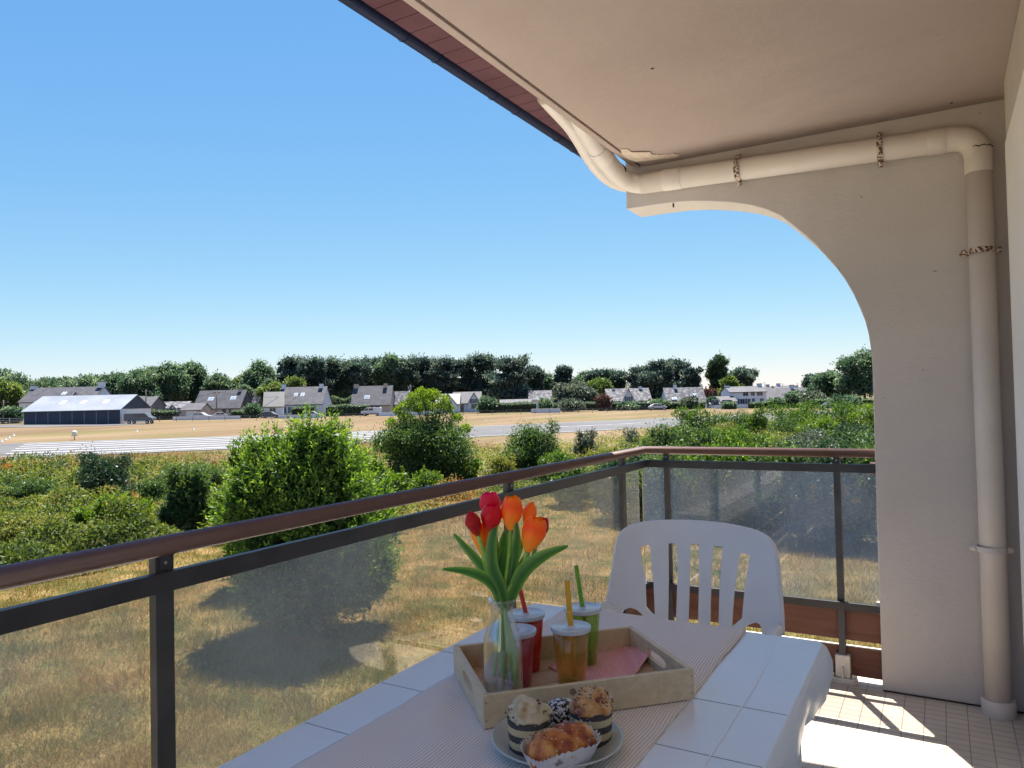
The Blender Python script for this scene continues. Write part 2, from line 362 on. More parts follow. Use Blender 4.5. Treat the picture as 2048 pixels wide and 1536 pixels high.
# drain pipes
def clamp(parent, c, axis, r=.049, rusty=True, ear=.02):
    m = MB(); n = 24; w_ = .011
    for s_ in range(n):
        a0 = 2*math.pi*s_/n; a1 = 2*math.pi*(s_+1)/n; vs = []
        for a_ in (a0, a1):
            for rr in (r-.001, r+.004):
                for d in (-w_, w_):
                    vs.append((c[0]+d, c[1]+rr*math.cos(a_), c[2]+rr*math.sin(a_)) if axis == 'x' else (c[0]+rr*math.cos(a_), c[1]+rr*math.sin(a_), c[2]+d))
        m.add(vs, [(0, 1, 3, 2), (4, 6, 7, 5), (2, 3, 7, 6), (0, 4, 5, 1), (0, 2, 6, 4), (1, 5, 7, 3)])
    for s_ in (-1, 1):
        if axis == 'x': m.tube([(c[0], c[1]+.0, c[2]+s_*(r+.001)), (c[0], c[1]+.01, c[2]+s_*(r+ear))], [.012, .012], 12)
        else: m.tube([(c[0]+s_*(r+.001), c[1], c[2]), (c[0]+s_*(r+ear), c[1]+.01, c[2])], [.012, .012], 12)
    return m.build('clamp', M_RUST if rusty else M_PIPE, parent, smooth=False)
def arc(p0, p1, p2, n=8):
    return [tuple((1-t)**2*a+2*t*(1-t)*b+t*t*c for a, b, c in zip(p0, p1, p2)) for t in [i/n for i in range(n+1)]]
dp = empty('drain_pipe', (1.452, -.1, 0), 'cream painted drain pipe running along the arch wall and down beside the corner', 'pipe')
YP = YW-.055; R1 = .049
path = [(.06, YP, 2.312), (1.33, YP, 2.272)]+arc((1.36, YP, 2.271), (1.452, YP, 2.268), (1.452, YP, 2.17))
hp = MB().tube(path, R1, 28).build('pipe', M_PIPE, dp, smooth=True)
MB().tube([(1.452, YP, 2.20), (1.452, YP, .01)], .0455, 28).build('pipe', M_PIPE, dp, smooth=True)
def socket(a, b, r): return MB().tube([a, b], r, 28).build('socket', M_PIPE, dp, smooth=True, bevel=.001)
socket((.17, YP, 2.3085), (.26, YP, 2.3057), .0512); socket((1.28, YP, 2.2735), (1.345, YP, 2.2715), .0512); socket((1.452, YP, .0), (1.452, YP, .062), .0585)
socket((1.452, YP, 2.215), (1.452, YP, 2.12), .0495)
ck = MB(); pts = []
for i in range(17):
    a_ = math.pi*(1.0+i/16); pts.append((1.452+.0497*math.cos(a_), YP+.0497*math.sin(a_), 2.2155+.003*math.sin(i*2.1)))
ck.tube(pts, [.0012+.0014*abs(math.sin(i*1.7)) for i in range(17)], 6).build('crack', M_CRACK, dp)
clamp(dp, (.524, YP, 2.297), 'x', .050); clamp(dp, (1.107, YP, 2.279), 'x', .050)
clamp(dp, (1.447, YP, 1.81), 'z', .047); clamp(dp, (1.447, YP, .64), 'z', .047, rusty=False)
path = smooth_path([(.12, YP, 2.3105), (.05, YP, 2.313), (-.010, YP-.03, 2.332), (-.036, YP-.12, 2.362), (-.050, -.31, 2.406), (-.052, -.40, 2.440), (-.052, -.50, 2.483), (-.052, -.60, 2.540)], 6)
MB().tube(path, .047, 28).build('pipe', M_PIPE, dp, smooth=True)
MB().tube([(-.0485, -.29, 2.400), (-.0518, -.375, 2.430)], .0500, 28).build('socket', M_PIPE, dp, smooth=True, bevel=.001)
MB().tube([(-.030, -.175, 2.3535), (-.034, -.190, 2.3585)], .0485, 28).build('socket', M_CRACK, dp, smooth=True)
dp2 = empty('drain_pipe', (-.1, -.2, 2.4), 'outer cream drain pipe curving up in front of the brown soffit to the gutter', 'pipe')
q = [onx_ for onx_ in []]
path = [(-.17, -.66, 2.60), (-.17, -.575, 2.584), (-.17, -.41, 2.556), (-.17, -.30, 2.518), (-.17, -.188, 2.466), (-.165, -.07, 2.425), (-.15, .06, 2.402), (-.11, .17, 2.398), (-.05, .225, 2.398), (.05, .23, 2.398)]
MB().tube(smooth_path(path), .040, 28).build('pipe', M_PIPE, dp2, smooth=True)


# railing
rl = empty('balcony_railing', (.0, -1.5, 0), 'balcony railing with brown round handrail, dark bars and dusty glass panes', 'railing')
XE = 1.042
hr = MB(); 
def rail_prof(cx_, cz, r=.0205):
    return [(cx_+r*math.cos(a)*1.05, cz+r*math.sin(a)) for a in [2*math.pi*i/20 for i in range(20)]]
vs = []; pf = [(math.cos(2*math.pi*i/20), math.sin(2*math.pi*i/20)) for i in range(20)]
secs = [((-0.0, -3.93, 1.0), (1, 0)), ((0, 0, 1.0), (1, -1)), ((XE, 0, 1.0), (0, -1))]
for (c, n_) in secs:
    for a, b in pf: vs.append((c[0]+n_[0]*.0215*a, c[1]+n_[1]*.0215*a, c[2]+.0195*b))
hr.add(vs, [(i*20+k, i*20+(k+1) % 20, (i+1)*20+(k+1) % 20, (i+1)*20+k) for i in range(2) for k in range(20)]+[tuple(range(20)), tuple(range(40, 60))[::-1]])
recalc(hr.build('handrail', M_RAIL, rl, smooth=True))
def Lbar(o0, o1, z0, z1, name, m_):
    """mitred bar round the corner: o0..o1 offset inwards"""
    vs = []
    for z in (z0, z1):
        for o in (o0, o1):
            vs += [(o, -3.93, z), (o, -o, z), (XE, -o, z)]
    f = [(0, 3, 4, 1), (1, 4, 5, 2), (6, 7, 10, 9), (7, 8, 11, 10), (0, 1, 7, 6), (1, 2, 8, 7), (3, 9, 10, 4), (4, 10, 11, 5), (0, 6, 9, 3), (2, 5, 11, 8)]
    return recalc(MB().add(vs, f).build(name, m_, rl, bevel=.0015))
Lbar(.002, .022, .916, .953, 'top_bar', M_BLACK)
Lbar(.002, .022, .318, .352, 'bottom_bar', M_BLACK)
def post(x, y, front, foot=True):
    h = .0195 if front else .0165
    if front: b = MB().box(-.020, .0015, y-h, y+h, .10, .982); 
    else: b = MB().box(x-h*.85, x+h*.85, -.0015, .020, .10, .982)
    p = b.build('post', M_POST, rl, bevel=.0015)
    s = MB()
    cx_, cy_ = (-.009, y) if front else (x, .009)
    s.box(cx_-.030, cx_+.030, cy_-.019, cy_+.019, .022, .118) if not front else s.box(cx_-.019, cx_+.019, cy_-.030, cy_+.030, .022, .118)
    ft = s.build('shoe', M_SHOE, rl, bevel=.004)
    pl = MB(); n = 24; ell = [(cx_+(.058 if not front else .040)*math.copysign(abs(math.cos(a))**.6, math.cos(a)), cy_+(.040 if not front else .058)*math.copysign(abs(math.sin(a))**.6, math.sin(a))) for a in [2*math.pi*i/n for i in range(n)]]
    pl.prism(ell, 'z', .0005, .012); pl.prism([(cx_+(a-cx_)*.94, cy_+(b_-cy_)*.94) for a, b_ in ell], 'z', .0121, .022)
    fp = pl.build('foot_plate', M_SHOE, rl, bevel=.001)
    w = MB().box(cx_-.003, cx_+.003, cy_-.034, cy_-.0192, .022, .07) if not front else MB().box(cx_+.0192, cx_+.034, cy_-.003, cy_+.003, .022, .07)
    w.build('rib', M_SHOE, fp)
    for sx in (-1, 1):
        bx_, by_ = (cx_+sx*.040, cy_-.012) if not front else (cx_+.012, cy_+sx*.040)
        MB().lathe([(0, .0125), (.0085, .0125), (.0085, .027), (.006, .029), (0, .029)], (bx_, by_, .0098), 6).build('bolt', M_STEEL, fp)
    a = MB()
    if front: a.box(.0015, .0035, y-.011, y+.011, .935, .982)
    else: a.box(x-.011, x+.011, -.0035, -.0015, .935, .982)
    a.build('bracket', M_POST, p)
    sc = MB().tube([(.0034, y+.0, .968), (.0048, y, .968)] if front else [(x, -.0034, .968), (x, -.0048, .968)], .003, 8); sc.build('screw', M_STEEL, p)
for y in (-.275, -1.325, -2.640, -3.90): post(0, y, True)
for x in (.114, .888): post(x, 0, False)
# glass panes (outside the posts)
ys = [-.03, -1.338, -2.640, -3.93, -5.23, -6.48]
edges = [(-.024, -1.315), (-1.335, -2.614), (-2.660, -3.88)]
for a, b in edges:
    g = MB().box(-.0270, -.0215, b, a, .325, .945).build('glass_pane', M_GLASS, rl)
for a, b in [(-.018, .880), (.900, 1.040)]:
    MB().box(a, b, .0215, .0270, .325, .945).build('glass_pane', M_GLASS2, rl)
def pane_edge(x0, x1, y0, y1): MB().box(x0, x1, y0, y1, .325, .945).build('pane_edge', M_EDGE, rl)
M_EDGE = mat('pale_rubber_seal', (.45, .36, .30), .6)
pane_edge(-.0285, -.0205, -2.6138, -2.6105); pane_edge(-.022, -.0185, .0205, .028)
# lower brown boards outside the bars
for z0, z1 in ((.176, .31), (.022, .148)):
    MB().box(-.045, -.030, -3.93, .045, z0, z1).build('board', M_PLANK, rl, bevel=.002)
    MB().box(-.030, XE, .030, .045, z0, z1).build('board', M_PLANK, rl, bevel=.002)
    MB().box(-.030, XE, .0296, .0454, z1+.0003, z1+.004).build('board_cap', M_SHOE, rl)
MB().box(1.02, 1.044, -.002, .024, .910, .958).build('end_bracket', mat('rusty_pink_bracket', (.42, .26, .22), .7, (.25, .12, .09), 60), rl, bevel=.002)
MB().box(1.028, 1.044, -.002, .024, .312, .362).build('end_bracket', M_SHOE, rl, bevel=.002)

# ------------------------------------------------------------------ table and what stands on it
from mathutils import noise as mnoise
def nz(p, s=1.0, o=0.0): return mnoise.noise(Vector((p[0]*s+o, p[1]*s-o, (p[2] if len(p) > 2 else 0)*s+o*.7)))
def inside(p, poly):
    c = False; n = len(poly); j = n-1
    for i in range(n):
        a, b = poly[i], poly[j]
        if (a[1] > p[1]) != (b[1] > p[1]) and p[0] < (b[0]-a[0])*(p[1]-a[1])/(b[1]-a[1])+a[0]: c = not c
        j = i
    return c
def holed(outline, holes, fn, th, mb=None, grid=None):
    """sheet with holes: outline and holes in 2-D; fn(u, v, side) -> 3-D point for side 0 or 1"""
    pts = []; edges = []
    for lp in [outline]+holes:
        n0 = len(pts); pts += [Vector(p) for p in lp]; edges += [(n0+i, n0+(i+1) % len(lp)) for i in range(len(lp))]
    if grid:
        xs = [p[0] for p in outline]; ys_ = [p[1] for p in outline]; x = min(xs)
        while x < max(xs):
            y = min(ys_)
            while y < max(ys_):
                if inside((x, y), outline) and not any(inside((x, y), h) for h in holes): pts.append(Vector((x, y)))
                y += grid
            x += grid
    V, E, F, _, _, _ = delaunay_2d_cdt(pts, edges, [], 0, 1e-6)
    F = [f for f in F if (lambda c: inside(c, outline) and not any(inside(c, h) for h in holes))((sum(V[i][0] for i in f)/len(f), sum(V[i][1] for i in f)/len(f)))]
    cnt = {}
    for f in F:
        for i in range(len(f)):
            a, b = f[i], f[(i+1) % len(f)]; k = (min(a, b), max(a, b)); cnt.setdefault(k, []).append((a, b))
    mb = mb or MB(); n = len(V)
    vs = [fn(v[0], v[1], 0) for v in V]+[fn(v[0], v[1], 1) for v in V]
    fs = [tuple(f) for f in F]+[tuple(n+i for i in f[::-1]) for f in F]
    fs += [(b, a, a+n, b+n) for k, l in cnt.items() if len(l) == 1 for a, b in l]
    return mb.add(vs, fs)

ZT = .742; TX0, TX1, TY0, TY1 = .375, 1.066, -3.08, -1.862
M_RESIN = mat('white_resin', (.76, .75, .76), .33, (.80, .79, .80), 6, .05, 200, spec=.5)
tb = empty('garden_table', (.72, -2.47, 0), 'small garden table hidden under a pale grey cloth', 'table')
MB().box(TX0+.012, TX1-.012, TY0+.012, TY1-.012, .712, .7375).build('tabletop', M_RESIN, tb, bevel=.006)
for x in (TX0+.06, TX1-.06):
    for y in (TY0+.06, TY1-.06): MB().tube([(x, y, .711), (x, y, .002)], [.022, .018], 16).build('leg', M_RESIN, tb, smooth=True)
# tablecloth: flat top, rounded edge, hanging folds
M_CLOTH = mat('pale_grey_oilcloth', (.80, .83, .87), .28, (.85, .87, .90), 3, .35, 5, spec=.6, bdist=.012)
def per(t, rad=.014):
    """rounded rectangle perimeter: point and outward normal"""
    W_ = TX1-TX0; D_ = TY1-TY0; segs = []; sx, sy = W_-2*rad, D_-2*rad; q = math.pi*rad/2
    L = [sx, q, sy, q, sx, q, sy, q]; tot = sum(L); s_ = (t % 1)*tot; i = 0
    while s_ > L[i]: s_ -= L[i]; i = (i+1) % 8
    cs = [(TX1-rad, TY0+rad, -90), (TX1-rad, TY1-rad, 0), (TX0+rad, TY1-rad, 90), (TX0+rad, TY0+rad, 180)]
    if i == 0: return (TX0+rad+s_, TY0), (0, -1), 0
    if i == 2: return (TX1, TY0+rad+s_), (1, 0), 0
    if i == 4: return (TX1-rad-s_, TY1), (0, 1), 0
    if i == 6: return (TX0, TY1-rad-s_), (-1, 0), 0
    c = cs[i//2]; a = math.radians(c[2]+90*s_/q); return (c[0]+rad*math.cos(a), c[1]+rad*math.sin(a)), (math.cos(a), math.sin(a)), math.sin(math.pi*s_/q)
NP = 420; cl = MB(); rows = [(0, 0), (.003, -.0012), (.0055, -.004), (.0075, -.009), (.009, -.02), (.010, -.035), (.010, -.05), (.008, -.068), (.004, -.085), (.001, -.098)]
vs = []
for j, (o, dz) in enumerate(rows):
    k = abs(dz)/.098
    for i in range(NP):
        (x, y), (nx, ny), cr = per(i/NP)
        fo = k*(.006*math.sin(i*.19+1.3)+.005*math.sin(i*.093+.4)+.002*math.sin(i*.47))+cr*.022*min(1, k*2.5)*(1-.5*k)
        vs.append((x+nx*(o+fo), y+ny*(o+fo), ZT+dz))
cl.add(vs, [(j*NP+i, j*NP+(i+1) % NP, (j+1)*NP+(i+1) % NP, (j+1)*NP+i) for j in range(len(rows)-1) for i in range(NP)]+[tuple(range(NP))[::-1]])
cloth = recalc(cl.build('tablecloth', M_CLOTH, None, (.72, -2.47, ZT), smooth=False, weld=False))
cloth.data.polygons.foreach_set('use_smooth', [True]*(len(cloth.data.polygons)-1)+[False])
tag(cloth, 'pale blue grey cloth draped over the garden table', 'tablecloth')
M_SEAM = mat('dark_seam', (.20, .205, .215), .6); M_CREASE = mat('white_crease', (.90, .90, .91), .35)
for y in (-2.265, -2.457, -2.649, -2.841): MB().box(TX0+.002, TX1-.002, y-.0007, y+.0007, ZT+.0001, ZT+.0004).build('seam', M_SEAM, cloth)
def crease(pxs, w_):
    p = [onz(x, y, ZT) for x, y in pxs]; MB().ribbon([(a[0], a[1], ZT+.0007) for a in p], w_, (p[-1][1]-p[0][1], -(p[-1][0]-p[0][0]), 0)).build('crease', M_CREASE, cloth)
crease([(1542, 1298), (1534, 1322), (1515, 1362), (1486, 1410), (1455, 1458), (1425, 1505), (1400, 1545)], [.002, .0045, .0045, .004, .0035, .003, .002])
crease([(1550, 1297), (1590, 1288), (1628, 1283)], [.001, .002, .001])

# ribbed table runner
def runner_mat():
    m, t, p = new_mat('ribbed_beige_runner'); tc = N(t, 'ShaderNodeTexCoord')
    wv = N(t, 'ShaderNodeTexWave'); wv.bands_direction = 'X'; wv.inputs['Scale'].default_value = 1/.0055/(20/(2*math.pi)) ; wv.inputs['Distortion'].default_value = .25; wv.inputs['Detail'].default_value = 1; wv.inputs['Detail Scale'].default_value = .4
    nw_ = N(t, 'ShaderNodeTexNoise'); nw_.inputs['Scale'].default_value = 5.5; nw_.inputs['Detail'].default_value = 2; t.links.new(tc.outputs['Object'], nw_.inputs['Vector'])
    vm_ = N(t, 'ShaderNodeVectorMath', operation='MULTIPLY_ADD'); vm_.inputs[1].default_value = (.03, .03, .03); t.links.new(nw_.outputs['Color'], vm_.inputs[0]); t.links.new(tc.outputs['Object'], vm_.inputs[2])
    t.links.new(vm_.outputs[0], wv.inputs['Vector']); r = ramp(t, [(.25, (.68, .58, .53)), (.6, (.88, .83, .79))]); t.links.new(wv.outputs['Fac'], r.inputs[0])
    t.links.new(r.outputs[0], p.inputs['Base Color']); p.inputs['Roughness'].default_value = .9; p.inputs['Specular IOR Level'].default_value = .15
    b = N(t, 'ShaderNodeBump'); b.inputs['Strength'].default_value = .5; b.inputs['Distance'].default_value = .001; t.links.new(wv.outputs['Fac'], b.inputs['Height'])
    t.links.new(b.outputs[0], p.inputs['Normal']); return m
rx0, rx1, ry0, ry1 = .474, .908, TY0+.01, TY1+.006
rm = MB(); nu, nv = 48, 150; vs = []
FLt = np.array([.656, -2.541]); FRt = np.array([.916, -2.278]); BLt = np.array([.476, -2.36]); Ut = (FRt-FLt)/np.linalg.norm(FRt-FLt); Vt = np.array([-Ut[1], Ut[0]]); LT, WT = .370, .2553
def tray_mask(x, y):
    q_ = np.array([x, y])-FLt; u = q_@Ut; v = q_@Vt; d = max(-u, u-LT, -v, v-WT); d2 = math.hypot(x-.79, y+2.535)-.075
    return min(max(min(d, d2)/.03, 0), 1)
for j in range(nv+1):
    for i in range(nu+1):
        x = rx0+(rx1-rx0)*i/nu; y = ry0+(ry1-ry0)*j/nv; m_ = tray_mask(x, y)
        a = .0075*max(0, nz((x*5+y*3, y*2-x*2, 0), 2.2, 3))+.006*max(0, nz((x-y*.6, (x+y)*.35, 0), 9, 8)-.05)
        e = 1-max(0, abs(i/nu*2-1)-.93)/.07
        vs.append((x+.002*nz((y, 0, 0), 6, i*.0), y, ZT+.0012+a*m_*(.3+.7*e)))
rm.add(vs, [(j*(nu+1)+i, j*(nu+1)+i+1, (j+1)*(nu+1)+i+1, (j+1)*(nu+1)+i) for j in range(nv) for i in range(nu)])
run = rm.build('table_runner', runner_mat(), None, (.70, -2.47, ZT), smooth=True, solid=.0014)
tag(run, 'beige ribbed cloth runner lying lengthwise on the pale tablecloth', 'table runner')

# wooden tray
ZB = ZT+.0035
def wood_mat(name, c1, c2, ang, sc=30):
    m, t, p = new_mat(name); tc = N(t, 'ShaderNodeTexCoord'); mp = N(t, 'ShaderNodeMapping'); mp.inputs['Rotation'].default_value = (0, 0, ang); mp.inputs['Scale'].default_value = (1, 9, 9)
    t.links.new(tc.outputs['Object'], mp.inputs[0]); n = N(t, 'ShaderNodeTexNoise'); n.inputs['Scale'].default_value = sc/3; n.inputs['Detail'].default_value = 7; n.inputs['Distortion'].default_value = .6
    t.links.new(mp.outputs[0], n.inputs['Vector']); r = ramp(t, [(.3, c1), (.68, c2)]); t.links.new(n.outputs[0], r.inputs[0]); t.links.new(r.outputs[0], p.inputs['Base Color']); p.inputs['Roughness'].default_value = .6
    b = N(t, 'ShaderNodeBump'); b.inputs['Strength'].default_value = .15; b.inputs['Distance'].default_value = .001; t.links.new(n.outputs[0], b.inputs['Height']); t.links.new(b.outputs[0], p.inputs['Normal']); return m
ANG = -math.atan2(Ut[1], Ut[0])
M_W1 = wood_mat('pine_long', (.58, .46, .29), (.70, .575, .385), ANG); M_W2 = wood_mat('pine_cross', (.62, .50, .33), (.74, .61, .43), ANG+math.pi/2); M_W3 = wood_mat('pine_base', (.54, .38, .26), (.64, .47, .33), ANG)
def tp(u, v, z): return (FLt[0]+Ut[0]*u+Vt[0]*v, FLt[1]+Ut[1]*u+Vt[1]*v, ZB+z)
tr = empty('serving_tray', (*tp(LT/2, WT/2, 0)[:2], ZB), 'pale wooden tray with cut out handles, holding the glasses and the tulip bottle', 'tray')
TT = .0095; HT = .052
TM = lambda p: tp(*p)
MB(TM).box(0, LT, 0, TT, .0, HT).build('side_panel', M_W1, tr, bevel=.0012)
MB(TM).box(0, LT, WT-TT, WT, .0, HT).build('side_panel', M_W1, tr, bevel=.0012)
for u0 in (0.0006, LT-TT-.0006):
    hl = [(WT/2+.042*math.copysign(min(1, abs(math.cos(a))**.5), math.cos(a)), .029+.0095*math.sin(a)) for a in [2*math.pi*i/28 for i in range(28)]]
    o = holed([(TT+.0002, 0), (WT-TT-.0002, 0), (WT-TT-.0002, HT-.0004), (TT+.0002, HT-.0004)], [hl], lambda a, b, s_, u0=u0: tp(u0+(TT if s_ else 0), a, b), TT)
    recalc(o.build('handle_panel', M_W2, tr, bevel=.0008))
for k in range(4):
    a = TT+.0005+(WT-2*TT)/4*k; MB(TM).box(TT+.0008, LT-TT-.0008, a, a+(WT-2*TT)/4-.0012, .003, .0085).build('base_board', M_W3, tr, bevel=.0006)
nl = MB(TM)
for u in (.0048, LT-.0048):
    for z in (.012, .04): nl.tube([(u, .0004, z), (u, -.0003, z)], .0011, 8)
nl.build('nail', M_CRACK, tr)
kn = MB(TM).tube([(.150, .0004, .040), (.150, -.0003, .040)], .0055, 14).build('wood_knot', mat('knot', (.18, .12, .075), .7, (.28, .2, .13), 200), tr)
ZF = ZB+.0085

# pink dotted napkin
def napkin_mat():
    m, t, p = new_mat('pink_dotted_paper'); tc = N(t, 'ShaderNodeTexCoord'); v = N(t, 'ShaderNodeTexVoronoi'); v.inputs['Scale'].default_value = 150; v.inputs['Randomness'].default_value = .25
    t.links.new(tc.outputs['Object'], v.inputs['Vector']); r = ramp(t, [(.20, (.88, .74, .74)), (.27, (.80, .36, .40))]); t.links.new(v.outputs['Distance'], r.inputs[0])
    t.links.new(r.outputs[0], p.inputs['Base Color']); p.inputs['Roughness'].default_value = .85; return m
A_ = onz(1096, 1336, ZF); B_ = onz(1196, 1284, ZF); D_ = onz(1225, 1398, ZF); C_ = A_+0
C_ = onz(1308, 1318, ZF)
nm_ = MB(); n_ = 26; vs = []
for j in range(n_+1):
    for i in range(n_+1):
        u, v = i/n_, j/n_   # A at 0,0 ; B at 1,0 ; D at 0,1 ; C at 1,1
        p = A_*(1-u)*(1-v)+B_*u*(1-v)+D_*(1-u)*v+C_*u*v
        lift = .021*max(0, (u+v-1.25)/.75)**1.6+.010*max(0, (u-.82)/.18)**2*(1-v)*.6+.001*nz((u, v, 0), 5, 2)
        vs.append((p[0], p[1], ZF+.0012+lift+.0006*abs(nz((u, v, 0), 3, 1))))
nm_.add(vs, [(j*(n_+1)+i, j*(n_+1)+i+1, (j+1)*(n_+1)+i+1, (j+1)*(n_+1)+i) for j in range(n_) for i in range(n_)])
tag(nm_.build('napkin', napkin_mat(), None, tuple((A_+C_)/2), smooth=True, solid=.0007), 'pink napkin with white dots curling up under the yellow and green tumblers', 'napkin')

# tumblers with lids and straws
M_LID = mat('white_lid', (.60, .64, .70), .22, spec=.6)
def tumbler(px, py, lid_px, colour, label, r1=.0365, r0=.0255, h=None, straw=None, mint=(.5,)*3, hz=.22):
    P = onz(px, py, ZF); P[2] = ZF
    L = vp(P, *lid_px); h = L[2]-ZF-.002
    c = (P[0]+(L[0]-P[0])*.3, P[1]+(L[1]-P[1])*.3, ZF+.0006)
    t_ = empty('tumbler', c, label, 'tumbler', 'coloured tumblers with lids on the tray')
    M_ = glassy('tinted_acrylic_'+label.split()[0], colour, .05, .02, hz, mint)
    ri = r1-.0035
    MB().lathe([(0, 0), (r0-.002, 0), (r0, .002), (r0+(ri-r0)*.5, h*.5), (ri, h-.006), (ri-.0022, h-.006), (r0+(ri-r0)*.5-.0022, h*.5), (r0-.0025, .008), (0, .007)], c, 40).build('cup', M_, t_, smooth=True)
    lid = MB().lathe([(ri-.0032, h-.0055), (ri+.0006, h-.0075), (r1-.0008, h-.0065), (r1, h-.001), (r1-.0006, h+.0012), (r1-.003, h+.0016), (r1-.0045, h+.0004), (.008, h+.0004), (.007, h+.0022), (.0052, h+.0022), (.0052, h-.0045)], c, 48).build('lid', M_LID, t_, smooth=True)
    lid.modifiers.new('e', 'EDGE_SPLIT').split_angle = math.radians(50)
    if straw:
        tpx, scol, sl_, rr = straw
        top = vp((c[0], c[1], 0), *tpx); base = np.array([c[0], c[1], c[2]+h]); d = (top-base)/np.linalg.norm(top-base)
        bot = base-np.array([d[0], d[1], d[2]])*(h-.012)
        kk = [0, .62, .66, .70, .74, 1] ; path = [tuple(bot+(top-bot)*k) for k in kk]
        s_ = MB().tube(path, [rr]*6, 16).build('straw', mat('straw_'+sl_.split()[0], scol, .35, spec=.5), None, tuple(bot), smooth=True)
        tag(s_, sl_, 'straw', 'drinking straws standing in the tumblers')
        MB().tube([tuple(base+d*.026), tuple(base+d*.028)], rr+.0011, 16).build('ring', mat('ring_'+sl_.split()[0], tuple(min(1, x*1.2+.05) for x in scol), .35), s_, smooth=True)
    return c
tumbler(1145, 1366, (1139, 1251), (.97, .86, .60), 'yellow tinted tumbler with white lid and yellow straw at the front of the tray', straw=((1134, 1160), (.80, .42, .02), 'yellow drinking straw in the front tumbler', .0050), mint=(.90, .62, .18), hz=.17)
tumbler(1170, 1326, (1160, 1213), (.80, .90, .46), 'green tinted tumbler with white lid and green straw behind the yellow one', straw=((1152, 1131), (.18, .42, .02), 'green drinking straw in the rear tumbler', .0044), mint=(.50, .66, .10), hz=.2)
tumbler(1055, 1338, (1050, 1225), (.93, .22, .14), 'bright red tinted tumbler with red straw beside the tulip bottle', straw=((1040, 1178), (.60, .03, .015), 'red drinking straw half hidden by the tulip leaves', .0042), mint=(.85, .07, .03), hz=.38)
tumbler(1036, 1368, (1030, 1258), (.90, .45, .50), 'pink tinted tumbler seen through the tulip bottle', mint=(.85, .22, .32), hz=.3)

# glass bottle vase
VB = onz(1008, 1412, ZF); VB[2] = ZF+.0006
vz = empty('bottle_vase', VB, 'clear glass milk bottle used as a vase for the tulips', 'vase')
pr = [(0, 0), (.027, 0), (.0315, .003), (.0325, .012), (.0325, .098), (.031, .112), (.026, .128), (.0205, .142), (.0182, .152), (.0185, .166), (.0205, .170), (.0235, .173), (.0235, .178), (.0205, .179), (.0165, .172), (.0163, .152), (.0190, .141), (.0242, .127), (.0288, .112), (.0300, .098), (.0300, .012), (.025, .008), (0, .008)]
MB().lathe(pr, VB, 56).build('bottle', glassy('clear_glass', (.955, .97, .965), .12, 0, .03, (.8, .82, .84)), vz, smooth=True)

# tulips
def petal_mat(name, stops): return leaf_mat(name, [(a, tuple(min(.95, c*1.12) for c in b)) for a, b in stops], .38, .42, .45)
M_RED = petal_mat('red_petal', [(0, (.55, .10, .03)), (.25, (.62, .012, .02)), (1, (.72, .015, .035))])
M_PINK = petal_mat('crimson_petal', [(0, (.60, .06, .05)), (.3, (.68, .02, .06)), (1, (.72, .03, .10))])
M_DRED = petal_mat('dark_red_petal', [(0, (.50, .06, .02)), (.3, (.48, .012, .014)), (1, (.55, .012, .018))])
M_ORG = petal_mat('orange_petal', [(0, (.80, .52, .05)), (.38, (.84, .36, .03)), (.68, (.84, .17, .015)), (1, (.85, .30, .025))])
M_YEL = petal_mat('yellow_orange_petal', [(0, (.80, .56, .06)), (.45, (.84, .42, .04)), (1, (.84, .24, .02))])
M_TLEAF = leaf_mat('tulip_leaf', [(0, (.05, .17, .04)), (.5, (.085, .25, .05)), (1, (.26, .46, .09))], .35, .3, .5)
M_STEM = mat('tulip_stem', (.20, .44, .06), .5, (.32, .56, .10), 40)
rng = np.random.default_rng(7)
